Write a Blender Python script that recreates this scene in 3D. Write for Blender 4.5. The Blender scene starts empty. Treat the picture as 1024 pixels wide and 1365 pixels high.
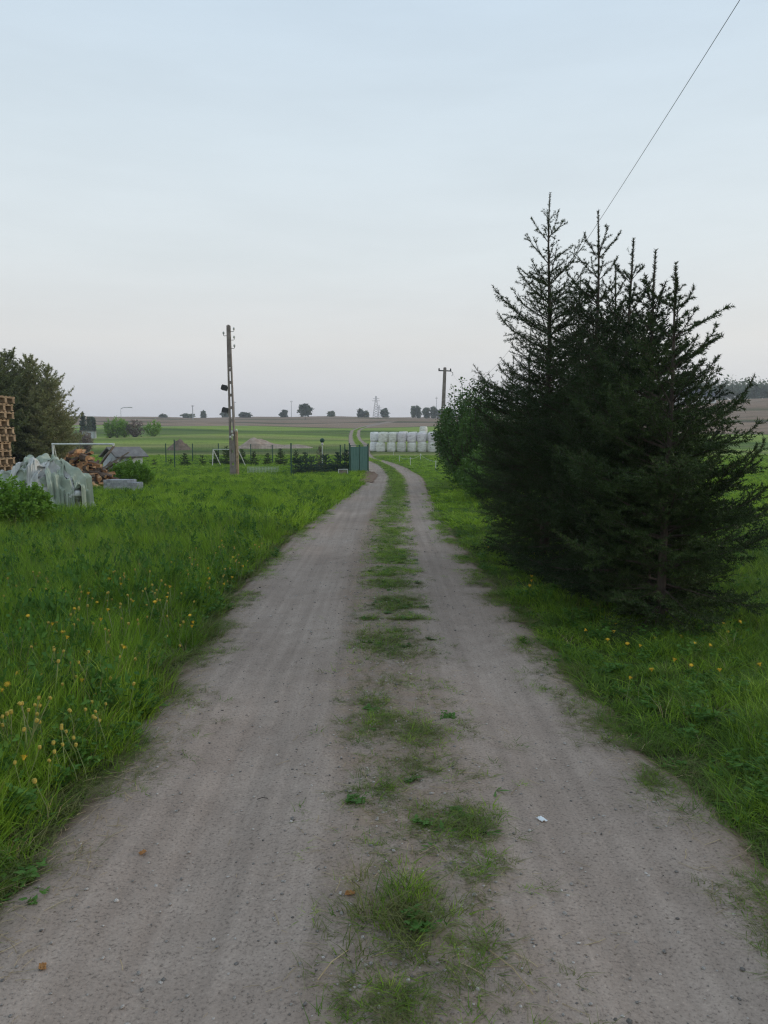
import bpy, bmesh, math, random
import numpy as np
from mathutils import Vector, Matrix, Euler, noise as mnoise

R = math.radians
sc = bpy.context.scene
col = sc.collection
random.seed(7)

# ------------------------------------------------------------------ camera
CAM_H, F_PX, PITCH = 1.6, 1025.0, 5.3
cam_d = bpy.data.cameras.new('camera')
cam_d.sensor_fit = 'VERTICAL'
cam_d.sensor_height = 24.0
cam_d.lens = F_PX / 1365.0 * 24.0
cam_d.clip_start = 0.05
cam_d.clip_end = 6000
cam = bpy.data.objects.new('camera', cam_d)
col.objects.link(cam)
cam.location = (0, 0, CAM_H)
cam.rotation_euler = (R(90 - PITCH), 0, 0)
sc.camera = cam

# ------------------------------------------------------------------ sky, sun, exposure
SUN_AZ, SUN_EL = 76.0, 7.0            # clockwise from the view direction
world = bpy.data.worlds.new('World')
sc.world = world
world.use_nodes = True
wn, wl = world.node_tree.nodes, world.node_tree.links
wn.clear()
w_out = wn.new('ShaderNodeOutputWorld')
w_bg = wn.new('ShaderNodeBackground')
sky = wn.new('ShaderNodeTexSky')
sky.sky_type = 'NISHITA'
sky.sun_disc = False
sky.sun_elevation = R(SUN_EL)
sky.sun_rotation = R(SUN_AZ)
sky.altitude = 150
sky.air_density = 1.0
sky.dust_density = 1.6
sky.ozone_density = 1.6
# a thin even veil of high cloud whitens the dome
w_geo = wn.new('ShaderNodeTexCoord')
w_sep = wn.new('ShaderNodeSeparateXYZ')
wl.new(w_geo.outputs['Generated'], w_sep.inputs[0])
w_ramp = wn.new('ShaderNodeValToRGB')
cr = w_ramp.color_ramp
cr.elements[0].position = 0.0; cr.elements[0].color = (0.600, 0.615, 0.680, 1)
cr.elements[1].position = 1.0; cr.elements[1].color = (0.42, 0.56, 0.72, 1)
for p, c in ((0.05, (0.630, 0.635, 0.675, 1)), (0.12, (0.705, 0.695, 0.680, 1)), (0.22, (0.690, 0.735, 0.745, 1)), (0.34, (0.640, 0.720, 0.765, 1)), (0.50, (0.555, 0.665, 0.760, 1))):
    e = cr.elements.new(p); e.color = c
wl.new(w_sep.outputs['Z'], w_ramp.inputs[0])
w_scale = wn.new('ShaderNodeVectorMath'); w_scale.operation = 'MULTIPLY'
w_scale.inputs[1].default_value = (10.5, 10.5, 10.6)
wl.new(w_ramp.outputs[0], w_scale.inputs[0])
# faint streaks of cloud
w_map = wn.new('ShaderNodeMapping'); w_map.inputs['Scale'].default_value = (2.2, 2.2, 12.0)
wl.new(w_geo.outputs['Generated'], w_map.inputs[0])
w_noi = wn.new('ShaderNodeTexNoise'); w_noi.inputs['Scale'].default_value = 1.6; w_noi.inputs['Detail'].default_value = 5
w_noi.inputs['Roughness'].default_value = 0.55
wl.new(w_map.outputs[0], w_noi.inputs['Vector'])
w_nr = wn.new('ShaderNodeMapRange'); w_nr.inputs['From Min'].default_value = 0.3; w_nr.inputs['From Max'].default_value = 0.75
w_nr.inputs['To Min'].default_value = 0.96; w_nr.inputs['To Max'].default_value = 1.03
wl.new(w_noi.outputs['Fac'], w_nr.inputs['Value'])
w_str = wn.new('ShaderNodeVectorMath'); w_str.operation = 'SCALE'
wl.new(w_scale.outputs[0], w_str.inputs[0]); wl.new(w_nr.outputs[0], w_str.inputs['Scale'])
w_mix = wn.new('ShaderNodeMix'); w_mix.data_type = 'RGBA'
w_mix.inputs['Factor'].default_value = 0.80
wl.new(sky.outputs[0], w_mix.inputs['A'])
wl.new(w_str.outputs[0], w_mix.inputs['B'])
wl.new(w_mix.outputs['Result'], w_bg.inputs['Color'])
w_bg.inputs['Strength'].default_value = 0.10
wl.new(w_bg.outputs[0], w_out.inputs[0])

sun_d = bpy.data.lights.new('sun', 'SUN')
sun_d.energy = 1.0
sun_d.angle = R(14)
sun_d.color = (1.0, 0.86, 0.74)
sun = bpy.data.objects.new('sun', sun_d)
col.objects.link(sun)
_sd = Vector((math.sin(R(SUN_AZ)) * math.cos(R(SUN_EL)), math.cos(R(SUN_AZ)) * math.cos(R(SUN_EL)), math.sin(R(SUN_EL))))
sun.rotation_euler = _sd.to_track_quat('Z', 'Y').to_euler()

vs = sc.view_settings
vs.view_transform = 'Standard'; vs.look = 'None'; vs.gamma = 1; vs.exposure = 0.32
vs.use_curve_mapping = False
sc.cycles.max_bounces = 5
sc.cycles.diffuse_bounces = 3
sc.cycles.transmission_bounces = 3
sc.cycles.use_denoising = True
sc.cycles.denoiser = 'OPENIMAGEDENOISE'
sc.cycles.denoising_input_passes = 'RGB_ALBEDO_NORMAL'
sc.cycles.denoising_prefilter = 'NONE'
sc.cycles.denoising_quality = 'HIGH'
sc.cycles.use_adaptive_sampling = False
sc.cycles.filter_width = 1.25
sc.cycles.sample_clamp_indirect = 4

# ------------------------------------------------------------------ helpers
def smooth(a, b, x):
    t = np.clip((np.asarray(x, float) - a) / (b - a), 0, 1)
    return t * t * (3 - 2 * t)

_hy = np.array([-400, 0, 72, 92, 110, 150, 200, 250, 350, 500, 570, 720, 1200, 4000], float)
_hz = np.array([0, 0, 0, -.05, .55, 2.0, 4.0, 6.1, 10.3, 16.9, 17.6, 12, 2, -5], float)
_gy = np.linspace(-400, 4000, 4401)
_gz = np.interp(_gy, _hy, _hz)
_k = np.ones(15) / 15
_gz = np.convolve(np.pad(_gz, 7, mode='edge'), _k, mode='valid')

def hgt(x, y):
    x = np.asarray(x, float); y = np.asarray(y, float)
    h = np.interp(y, _gy, _gz)
    h = h + 9.5 * smooth(28, 155, x) * smooth(85, 300, y) * (1 - smooth(420, 900, y))
    far = smooth(60, 160, y)
    h = h + far * (0.35 * np.sin(x * 0.045 + y * 0.02) + 0.22 * np.sin(x * 0.11 - y * 0.055 + 1.0))
    return h

def H(x, y): return float(hgt(x, y))

_cp, _sp = math.cos(R(PITCH)), math.sin(R(PITCH))
def at(px, py, D):
    """world point on the sight line of a photo pixel at distance D straight ahead"""
    dx = (px - 512) / F_PX; dy = -(py - 682.5) / F_PX
    fy = _cp + dy * _sp; fz = -_sp + dy * _cp
    s = D / fy
    return Vector((dx * s, D, CAM_H + fz * s))

def gnd(px, py):
    """ground point under a photo pixel (flat foreground)"""
    dx = (px - 512) / F_PX; dy = -(py - 682.5) / F_PX
    fy = _cp + dy * _sp; fz = -_sp + dy * _cp
    s = -CAM_H / fz
    return (dx * s, fy * s)

def onG(px, D):
    x = (px - 512) / F_PX * D
    return Vector((x, D, H(x, D)))

def tag(o, label=None, cat=None, group=None, kind=None):
    if label: o['label'] = label
    if cat: o['category'] = cat
    if group: o['group'] = group
    if kind: o['kind'] = kind
    return o

def empty(name, loc=(0, 0, 0), rz=0.0):
    o = bpy.data.objects.new(name, None)
    col.objects.link(o)
    o.location = loc; o.rotation_euler = (0, 0, rz)
    o.empty_display_size = 0.2
    return o

def fast_mesh(name, verts, n, midx=None):
    """verts (k*n,3): each n consecutive vertices form one face"""
    verts = np.asarray(verts, np.float32).reshape(-1, 3)
    m = bpy.data.meshes.new(name)
    nv = len(verts); nf = nv // n
    m.vertices.add(nv); m.vertices.foreach_set('co', verts.ravel())
    m.loops.add(nv); m.loops.foreach_set('vertex_index', np.arange(nv, dtype=np.int32))
    m.polygons.add(nf); m.polygons.foreach_set('loop_start', np.arange(0, nv, n, dtype=np.int32))
    if midx is not None: m.polygons.foreach_set('material_index', np.asarray(midx, np.int32))
    m.update(calc_edges=True)
    return m

def put(name, mesh, mats, parent=None, smooth_=False):
    o = bpy.data.objects.new(name, mesh)
    col.objects.link(o)
    if not isinstance(mats, (list, tuple)): mats = [mats]
    if not mesh.materials:
        for mm in mats: mesh.materials.append(mm)
    if parent: o.parent = parent
    if smooth_: mesh.polygons.foreach_set('use_smooth', [True] * len(mesh.polygons))
    return o

class MB:
    def __init__(s): s.v = []; s.f = []
    def add(s, vs, fs):
        b = len(s.v); s.v += [tuple(p) for p in vs]; s.f += [tuple(i + b for i in f) for f in fs]; return s
    def box(s, c, d, rot=None):
        x, y, z = d[0] / 2, d[1] / 2, d[2] / 2
        P = [Vector(p) for p in ((-x,-y,-z),(x,-y,-z),(x,y,-z),(-x,y,-z),(-x,-y,z),(x,-y,z),(x,y,z),(-x,y,z))]
        if rot is not None: P = [rot @ p for p in P]
        P = [p + Vector(c) for p in P]
        return s.add(P, [(0,3,2,1),(4,5,6,7),(0,1,5,4),(1,2,6,5),(2,3,7,6),(3,0,4,7)])
    def tube(s, pts, rad, n=6, cap=True):
        pts = [Vector(p) for p in pts]
        if not isinstance(rad, (list, tuple)): rad = [rad] * len(pts)
        b = []
        for i, p in enumerate(pts):
            d = (pts[min(i + 1, len(pts) - 1)] - pts[max(i - 1, 0)]).normalized()
            a = d.cross(Vector((0, 0, 1)) if abs(d.z) < .9 else Vector((1, 0, 0))).normalized()
            c = d.cross(a)
            b += [p + (a * math.cos(t) + c * math.sin(t)) * rad[i] for t in [2 * math.pi * k / n for k in range(n)]]
        f = []
        for i in range(len(pts) - 1):
            for k in range(n):
                f.append((i * n + k, i * n + (k + 1) % n, (i + 1) * n + (k + 1) % n, (i + 1) * n + k))
        if cap:
            f.append(tuple(range(n - 1, -1, -1))); f.append(tuple((len(pts) - 1) * n + k for k in range(n)))
        return s.add(b, f)
    def lathe(s, prof, n=16, c=(0, 0, 0)):
        b = []
        for r, z in prof:
            b += [(c[0] + r * math.cos(2 * math.pi * k / n), c[1] + r * math.sin(2 * math.pi * k / n), c[2] + z) for k in range(n)]
        f = []
        for i in range(len(prof) - 1):
            for k in range(n):
                f.append((i * n + k, i * n + (k + 1) % n, (i + 1) * n + (k + 1) % n, (i + 1) * n + k))
        f.append(tuple(range(n - 1, -1, -1))); f.append(tuple((len(prof) - 1) * n + k for k in range(n)))
        return s.add(b, f)
    def mesh(s, name):
        m = bpy.data.meshes.new(name); m.from_pydata(s.v, [], s.f); m.update(); return m
    def build(s, name, mats, parent=None, smooth_=False):
        return put(name, s.mesh(name), mats, parent, smooth_)

def copy_tree(o, parent=None):
    c = o.copy(); col.objects.link(c); c.parent = parent
    for ch in o.children:
        if ch is not c: copy_tree(ch, c)
    return c

# ------------------------------------------------------------------ materials
def nmat(name):
    m = bpy.data.materials.new(name); m.use_nodes = True
    nt = m.node_tree
    return m, nt.nodes, nt.links, nt.nodes['Principled BSDF']

def ramp(nodes, stops, interp='LINEAR'):
    r = nodes.new('ShaderNodeValToRGB'); c = r.color_ramp; c.interpolation = interp
    c.elements[0].position = stops[0][0]; c.elements[0].color = (*stops[0][1], 1)
    c.elements[1].position = stops[-1][0]; c.elements[1].color = (*stops[-1][1], 1)
    for p, k in stops[1:-1]:
        e = c.elements.new(p); e.color = (*k, 1)
    return r

def noise_n(nodes, links, vec, scale, detail=4, rough=.55):
    n = nodes.new('ShaderNodeTexNoise'); n.inputs['Scale'].default_value = scale
    n.inputs['Detail'].default_value = detail; n.inputs['Roughness'].default_value = rough
    if vec is not None: links.new(vec, n.inputs['Vector'])
    return n

def mixc(nodes, links, fac, a, b, blend='MIX'):
    m = nodes.new('ShaderNodeMix'); m.data_type = 'RGBA'; m.blend_type = blend
    for v, k in ((fac, 'Factor'), (a, 'A'), (b, 'B')):
        s = m.inputs[k] if k != 'Factor' else m.inputs['Factor']
        if isinstance(v, bpy.types.NodeSocket): links.new(v, s)
        elif isinstance(v, (int, float)): s.default_value = v
        else: s.default_value = (*v, 1)
    return m.outputs['Result']

def plain(name, c1, c2=None, scale=8, rough=.85, bump=0.0, bscale=None, stretch=(1, 1, 1), spec=.2, metal=0.0, c3=None, obj_rand=0.0):
    """two or three tones broken up by noise in object space"""
    m, nd, lk, b = nmat(name)
    tc = nd.new('ShaderNodeTexCoord'); mp = nd.new('ShaderNodeMapping'); mp.inputs['Scale'].default_value = stretch
    lk.new(tc.outputs['Object'], mp.inputs[0])
    vec = mp.outputs[0]
    if obj_rand:
        oi = nd.new('ShaderNodeObjectInfo'); ad = nd.new('ShaderNodeVectorMath'); ad.operation = 'MULTIPLY_ADD'
        lk.new(oi.outputs['Random'], ad.inputs[0]); ad.inputs[1].default_value = (37, 51, 23); lk.new(vec, ad.inputs[2]); vec = ad.outputs[0]
    n = noise_n(nd, lk, vec, scale, 5, .6)
    st = [(.32, c1), (.68, c2 or c1)]
    if c3: st = [(.3, c1), (.5, c2), (.7, c3)]
    r = ramp(nd, st); lk.new(n.outputs['Fac'], r.inputs[0])
    out = r.outputs[0]
    if obj_rand:
        mr = nd.new('ShaderNodeMapRange'); mr.inputs['To Min'].default_value = 1 - obj_rand; mr.inputs['To Max'].default_value = 1 + obj_rand
        lk.new(oi.outputs['Random'], mr.inputs['Value'])
        sc_ = nd.new('ShaderNodeVectorMath'); sc_.operation = 'SCALE'; lk.new(out, sc_.inputs[0]); lk.new(mr.outputs[0], sc_.inputs['Scale']); out = sc_.outputs[0]
    lk.new(out, b.inputs['Base Color'])
    b.inputs['Roughness'].default_value = rough
    b.inputs['Specular IOR Level'].default_value = spec
    b.inputs['Metallic'].default_value = metal
    if bump:
        n2 = noise_n(nd, lk, vec, bscale or scale * 4, 5, .65)
        bp = nd.new('ShaderNodeBump'); bp.inputs['Strength'].default_value = bump; bp.inputs['Distance'].default_value = .02
        lk.new(n2.outputs['Fac'], bp.inputs['Height']); lk.new(bp.outputs[0], b.inputs['Normal'])
    return m

def leafmat(name, c1, c2, patch=.6, trans=.25, rough=.6, spec=.25, c3=None):
    """foliage: per-piece random tone and broad patches over the ground, some light through the blade"""
    m, nd, lk, b = nmat(name)
    g = nd.new('ShaderNodeNewGeometry'); oi = nd.new('ShaderNodeObjectInfo')
    n = noise_n(nd, lk, g.outputs['Position'], patch, 3)
    ad = nd.new('ShaderNodeMath'); ad.operation = 'MULTIPLY_ADD'; ad.inputs[1].default_value = .5
    lk.new(oi.outputs['Random'], ad.inputs[0])
    m2 = nd.new('ShaderNodeMath'); m2.operation = 'MULTIPLY_ADD'; m2.inputs[1].default_value = .35
    lk.new(g.outputs['Random Per Island'], m2.inputs[0])
    sb = nd.new('ShaderNodeMath'); sb.operation = 'SUBTRACT'; sb.inputs[1].default_value = .42
    lk.new(n.outputs['Fac'], sb.inputs[0]); lk.new(sb.outputs[0], m2.inputs[2]); lk.new(m2.outputs[0], ad.inputs[2])
    st = [(.1, c1), (.8, c2)] if c3 is None else [(.1, c1), (.7, c2), (.97, c3)]
    r = ramp(nd, st); lk.new(ad.outputs[0], r.inputs[0])
    lk.new(r.outputs[0], b.inputs['Base Color'])
    b.inputs['Roughness'].default_value = rough; b.inputs['Specular IOR Level'].default_value = spec
    if trans:
        t = nd.new('ShaderNodeBsdfTranslucent'); lk.new(r.outputs[0], t.inputs['Color'])
        mx = nd.new('ShaderNodeMixShader'); mx.inputs[0].default_value = trans
        lk.new(b.outputs[0], mx.inputs[1]); lk.new(t.outputs[0], mx.inputs[2])
        lk.new(mx.outputs[0], nd['Material Output'].inputs['Surface'])
    return m

def ground_mat():
    m, nd, lk, b = nmat('ground_fields')
    g = nd.new('ShaderNodeNewGeometry'); sp = nd.new('ShaderNodeSeparateXYZ'); lk.new(g.outputs['Position'], sp.inputs[0])
    def math_(op, a, bb=None, c=None):
        k = nd.new('ShaderNodeMath'); k.operation = op
        for i, v in enumerate((a, bb, c)):
            if v is None: continue
            if isinstance(v, (int, float)): k.inputs[i].default_value = v
            else: lk.new(v, k.inputs[i])
        return k.outputs[0]
    nz = noise_n(nd, lk, g.outputs['Position'], .02, 4)
    off = math_('MULTIPLY', math_('SUBTRACT', nz.outputs['Fac'], .5), 22.0)
    nfar = math_('MULTIPLY', math_('MAXIMUM', math_('SUBTRACT', sp.outputs['X'], 22.0), 0.0), 1.9)
    ye = math_('ADD', math_('ADD', sp.outputs['Y'], nfar), math_('MULTIPLY', off, math_('MINIMUM', math_('DIVIDE', sp.outputs['Y'], 150.0), 1.0)))
    fac = math_('DIVIDE', ye, 700.0)
    L = (.135, .215, .034)      # lush lawn
    FG = (.245, .330, .070); FD = (.135, .200, .048); OL = (.270, .285, .105)
    BR = (.265, .188, .142); BR2 = (.310, .222, .170); DK = (.085, .075, .055)
    st = [(0, (.060, .075, .028)), (10, (.065, .085, .028)), (26, L), (58, L), (66, (.058, .115, .028)), (84, OL), (96, (.085, .12, .04)), (104, FD), (112, OL), (126, FG), (138, FD), (144, OL), (156, FG), (163, FD), (172, FD),
          (178, (.125, .165, .06)), (186, FD), (200, (.065, .12, .028)), (212, FG), (246, FG), (252, DK), (256, BR2), (312, BR2), (318, DK), (326, (.10, .11, .05)), (336, BR), (398, BR2),
          (404, (.11, .11, .055)), (430, BR), (520, BR2), (700, BR)]
    r = ramp(nd, [(p / 700.0, c) for p, c in st]); lk.new(fac, r.inputs[0])
    # tufty variation
    mp = nd.new('ShaderNodeMapping'); mp.inputs['Scale'].default_value = (.25, 1, 1); lk.new(g.outputs['Position'], mp.inputs[0])
    n1 = noise_n(nd, lk, mp.outputs[0], .22, 6, .65)
    n2 = noise_n(nd, lk, g.outputs['Position'], 2.2, 6, .7)
    r1 = ramp(nd, [(.25, (.55, .6, .5)), (.5, (1, 1, 1)), (.75, (1.35, 1.25, 1.2))]); lk.new(n1.outputs['Fac'], r1.inputs[0])
    r2 = ramp(nd, [(.3, (.62, .65, .55)), (.7, (1.35, 1.3, 1.25))]); lk.new(n2.outputs['Fac'], r2.inputs[0])
    c = mixc(nd, lk, 1.0, mixc(nd, lk, 1.0, r.outputs[0], r1.outputs[0], 'MULTIPLY'), r2.outputs[0], 'MULTIPLY')
    va = nd.new('ShaderNodeAttribute'); va.attribute_name = 'verge'
    n5 = noise_n(nd, lk, g.outputs['Position'], 5.0, 6, .65)
    vj = math_('ADD', va.outputs['Fac'], math_('MULTIPLY', math_('SUBTRACT', n5.outputs['Fac'], .5), .7))
    vm = nd.new('ShaderNodeMapRange'); vm.inputs['From Min'].default_value = -.05; vm.inputs['From Max'].default_value = .16; vm.inputs['To Min'].default_value = 1; vm.inputs['To Max'].default_value = .0; lk.new(vj, vm.inputs['Value'])
    sl_ = ramp(nd, [(.3, (.150, .105, .070)), (.5, (.225, .160, .112)), (.7, (.300, .225, .168))]); lk.new(n5.outputs['Fac'], sl_.inputs[0])
    c = mixc(nd, lk, vm.outputs[0], c, sl_.outputs[0])
    lk.new(c, b.inputs['Base Color'])
    b.inputs['Roughness'].default_value = .95; b.inputs['Specular IOR Level'].default_value = .05
    bp = nd.new('ShaderNodeBump'); bp.inputs['Strength'].default_value = .9; bp.inputs['Distance'].default_value = .25
    lk.new(n2.outputs['Fac'], bp.inputs['Height']); lk.new(bp.outputs[0], b.inputs['Normal'])
    return m

def track_mat():
    """dusty sand: u across (0 left edge .. 1 right edge) is stored as a mesh attribute"""
    m, nd, lk, b = nmat('track_sand')
    g = nd.new('ShaderNodeNewGeometry')
    at_ = nd.new('ShaderNodeAttribute'); at_.attribute_name = 'across'
    P = g.outputs['Position']
    big = noise_n(nd, lk, P, .55, 5, .6)
    mid = noise_n(nd, lk, P, 5.0, 6, .65)
    fine = noise_n(nd, lk, P, 85.0, 4, .7)
    mp = nd.new('ShaderNodeMapping'); mp.inputs['Scale'].default_value = (9, .18, 1); lk.new(P, mp.inputs[0])
    streak = noise_n(nd, lk, mp.outputs[0], 1.4, 4, .6)
    base = ramp(nd, [(.3, (.295, .228, .184)), (.5, (.345, .272, .222)), (.72, (.385, .308, .254))]); lk.new(big.outputs['Fac'], base.inputs[0])
    # margins and middle are browner soil
    edge = ramp(nd, [(0, (1, 1, 1)), (.04, (.7, .7, .7)), (.12, (0, 0, 0)), (.38, (0, 0, 0)), (.44, (.9, .9, .9)), (.6, (.8, .8, .8)), (.68, (0, 0, 0)), (.89, (0, 0, 0)), (.96, (.7, .7, .7)), (1, (1, 1, 1))])
    lk.new(at_.outputs['Fac'], edge.inputs[0])
    jm = nd.new('ShaderNodeMath'); jm.operation = 'MULTIPLY'; lk.new(edge.outputs[0], jm.inputs[0])
    mr = nd.new('ShaderNodeMapRange'); mr.inputs['From Min'].default_value = .35; mr.inputs['From Max'].default_value = .6; lk.new(mid.outputs['Fac'], mr.inputs['Value']); lk.new(mr.outputs[0], jm.inputs[1])
    sl_ = ramp(nd, [(.3, (.150, .105, .070)), (.5, (.225, .160, .112)), (.7, (.300, .225, .168))]); lk.new(mid.outputs['Fac'], sl_.inputs[0])
    em = ramp(nd, [(0, (1, 1, 1)), (.02, (1, 1, 1)), (.05, (0, 0, 0)), (.95, (0, 0, 0)), (.98, (1, 1, 1)), (1, (1, 1, 1))]); lk.new(at_.outputs['Fac'], em.inputs[0])
    mx_ = nd.new('ShaderNodeMath'); mx_.operation = 'MAXIMUM'; lk.new(em.outputs[0], mx_.inputs[0]); lk.new(jm.outputs[0], mx_.inputs[1])
    c = mixc(nd, lk, mx_.outputs[0], base.outputs[0], sl_.outputs[0])
    s1 = ramp(nd, [(.35, (.89, .885, .88)), (.65, (1.08, 1.08, 1.08))]); lk.new(streak.outputs['Fac'], s1.inputs[0])
    s2 = ramp(nd, [(.3, (.90, .89, .88)), (.7, (1.07, 1.07, 1.07))]); lk.new(mid.outputs['Fac'], s2.inputs[0])
    s3 = ramp(nd, [(.3, (.45, .45, .45)), (.45, (.97, .97, .97)), (.65, (1.15, 1.15, 1.15)), (.75, (1.65, 1.62, 1.58))]); lk.new(fine.outputs['Fac'], s3.inputs[0])
    for s in (s1, s2, s3): c = mixc(nd, lk, 1.0, c, s.outputs[0], 'MULTIPLY')
    # dark specks of grit and droppings
    vo = nd.new('ShaderNodeTexVoronoi'); vo.inputs['Scale'].default_value = 16; vo.inputs['Randomness'].default_value = 1; lk.new(P, vo.inputs['Vector'])
    vr = ramp(nd, [(.05, (.35, .33, .3)), (.10, (1, 1, 1))]); lk.new(vo.outputs['Distance'], vr.inputs[0])
    c = mixc(nd, lk, .75, c, mixc(nd, lk, 1.0, c, vr.outputs[0], 'MULTIPLY'))
    lk.new(c, b.inputs['Base Color']); b.inputs['Roughness'].default_value = .95; b.inputs['Specular IOR Level'].default_value = .08
    hs = nd.new('ShaderNodeMath'); hs.operation = 'MULTIPLY_ADD'; hs.inputs[1].default_value = .25; lk.new(fine.outputs['Fac'], hs.inputs[0]); lk.new(mid.outputs['Fac'], hs.inputs[2])
    bp = nd.new('ShaderNodeBump'); bp.inputs['Strength'].default_value = .6; bp.inputs['Distance'].default_value = .02
    lk.new(hs.outputs[0], bp.inputs['Height']); lk.new(bp.outputs[0], b.inputs['Normal'])
    return m

M = {}
M['ground'] = ground_mat()
M['track'] = track_mat()
M['grass'] = leafmat('grass_blade', (.115, .215, .016), (.285, .450, .038), .7, .45, c3=(.420, .540, .080))
M['grass_dark'] = leafmat('grass_blade_dark', (.065, .135, .018), (.150, .255, .036), .9, .38)
M['grass_dry'] = leafmat('grass_blade_trodden', (.095, .135, .028), (.215, .215, .075), 2.5, .3)
M['weed'] = leafmat('weed_leaf', (.055, .140, .022), (.115, .240, .040), 1.2, .3)
M['straw'] = plain('straw', (.26, .19, .10), (.44, .35, .20), 20, obj_rand=.3)
M['needle'] = leafmat('spruce_needle', (.016, .031, .010), (.044, .074, .022), 1.1, .1, .55, .15, c3=(.100, .140, .040))
M['needle_far'] = leafmat('old_spruce_needle', (.135, .165, .068), (.270, .280, .125), .5, .3, .8, .1, c3=(.37, .33, .18))
M['needle_blue'] = leafmat('juniper_needle', (.030, .055, .042), (.075, .110, .092), 2.0, .05, .8, .1)
M['bark'] = plain('spruce_bark', (.045, .036, .030), (.095, .075, .060), 30, .9, .5, stretch=(1, 1, .25))
M['leaf'] = leafmat('shrub_leaf', (.045, .100, .022), (.100, .190, .036), 1.5, .3, .5, .3, c3=(.150, .255, .05))
M['leaf_fresh'] = leafmat('fresh_leaf', (.130, .260, .028), (.250, .430, .055), 2.0, .35, .55, .25)
M['leaf_mid'] = leafmat('bright_shrub_leaf', (.060, .130, .022), (.125, .235, .040), 1.5, .3, .5, .3, c3=(.180, .300, .055))
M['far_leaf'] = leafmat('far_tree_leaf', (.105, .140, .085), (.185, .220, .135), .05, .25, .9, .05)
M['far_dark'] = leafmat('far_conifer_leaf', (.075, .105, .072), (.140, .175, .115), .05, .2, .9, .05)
M['dry_twig'] = leafmat('dry_twig', (.13, .10, .085), (.21, .165, .14), .5, .0, .9, .05)
M['concrete'] = plain('weathered_concrete', (.19, .155, .135), (.31, .265, .235), 6, .9, .4, 40)
M['dark_metal'] = plain('dark_metal', (.02, .02, .022), (.04, .04, .042), 10, .5, spec=.4)
M['grey_metal'] = plain('galvanised_metal', (.30, .31, .32), (.42, .43, .44), 10, .5, spec=.4)
M['wire'] = plain('wire_grey', (.10, .10, .11), (.15, .15, .16), 5, .5)
M['white_paint'] = plain('worn_white_paint', (.50, .50, .47), (.68, .68, .65), 8, .6)
M['green_paint'] = plain('green_fence_paint', (.02, .06, .045), (.04, .09, .065), 8, .6)
M['green_net'] = plain('green_shade_net', (.030, .085, .078), (.060, .135, .120), 6, .9, stretch=(5, 5, .4))
M['timber'] = plain('pallet_timber', (.25, .17, .105), (.42, .31, .20), 9, .85, .3, stretch=(1, 1, 1), obj_rand=.22)
M['timber_old'] = plain('grey_timber', (.16, .125, .10), (.28, .23, .19), 9, .9, .3, obj_rand=.2)
M['log'] = plain('split_wood', (.24, .11, .05), (.42, .22, .105), 7, .85, .35, c3=(.55, .36, .20), obj_rand=.3)
M['log_bark'] = plain('log_bark', (.09, .06, .045), (.19, .135, .10), 14, .9, .5, obj_rand=.25)
M['tarp_green'] = plain('pale_green_tarp', (.27, .32, .25), (.44, .48, .39), 3, .8, .15, 14, spec=.12)
M['tarp_white'] = plain('white_tarp', (.46, .46, .43), (.66, .66, .63), 3, .8, .15, 14, spec=.12)
M['paver'] = plain('grey_paver', (.27, .27, .28), (.42, .42, .43), 14, .9, .3, obj_rand=.2)
M['shed_wall'] = plain('pale_board', (.42, .44, .46), (.56, .58, .60), 5, .85)
M['roofing'] = plain('grey_roofing', (.15, .145, .14), (.24, .23, .22), 5, .9, .3)
M['film'] = plain('white_bale_film', (.50, .50, .49), (.74, .74, .73), 2.2, .6, .7, 7, c3=(.87, .86, .84), spec=.25, stretch=(1, 1, 3), obj_rand=.06)
M['film_warm'] = plain('greenish_bale_film', (.42, .41, .35), (.66, .65, .57), 2.2, .6, .7, 7, c3=(.77, .77, .72), spec=.25, stretch=(1, 1, 3), obj_rand=.08)
M['film_pink'] = plain('pinkish_bale_film', (.48, .44, .44), (.70, .65, .66), 2.2, .6, .7, 7, c3=(.82, .78, .77), spec=.25, stretch=(1, 1, 3), obj_rand=.06)
M['soil'] = plain('heaped_soil', (.12, .085, .062), (.22, .165, .125), 2.5, .95, .8, 9)
M['sand'] = plain('heaped_sand', (.30, .22, .165), (.47, .37, .29), 1.6, .95, .6, 6)
M['brown_soil'] = plain('leaf_litter_soil', (.14, .085, .055), (.25, .165, .115), 9, .95, .8, 30)
M['stalk'] = plain('dandelion_stalk', (.15, .22, .07), (.26, .26, .11), 20, .7)
M['yellow'] = plain('dandelion_yellow', (.62, .36, .03), (.80, .52, .05), 60, .8)
M['bud'] = plain('dandelion_closed', (.32, .25, .05), (.50, .36, .07), 60, .8)
M['stone'] = plain('pebble', (.14, .12, .105), (.44, .40, .36), 3, .85, obj_rand=.6)
M['dead_leaf'] = plain('dead_leaf', (.30, .13, .045), (.42, .22, .08), 30, .8)
M['scrap'] = plain('white_scrap', (.70, .72, .72), (.86, .87, .87), 20, .6)
M['plaster'] = plain('white_plaster', (.62, .61, .58), (.74, .73, .70), 2, .9)
M['roof_dark'] = plain('dark_roof', (.06, .065, .08), (.10, .10, .12), 2, .8)
M['pane'] = plain('window_glass', (.03, .035, .045), (.05, .055, .065), 2, .1, spec=.5)
M['pale_road'] = plain('pale_gravel', (.40, .37, .33), (.50, .47, .43), .5, .95)

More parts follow.
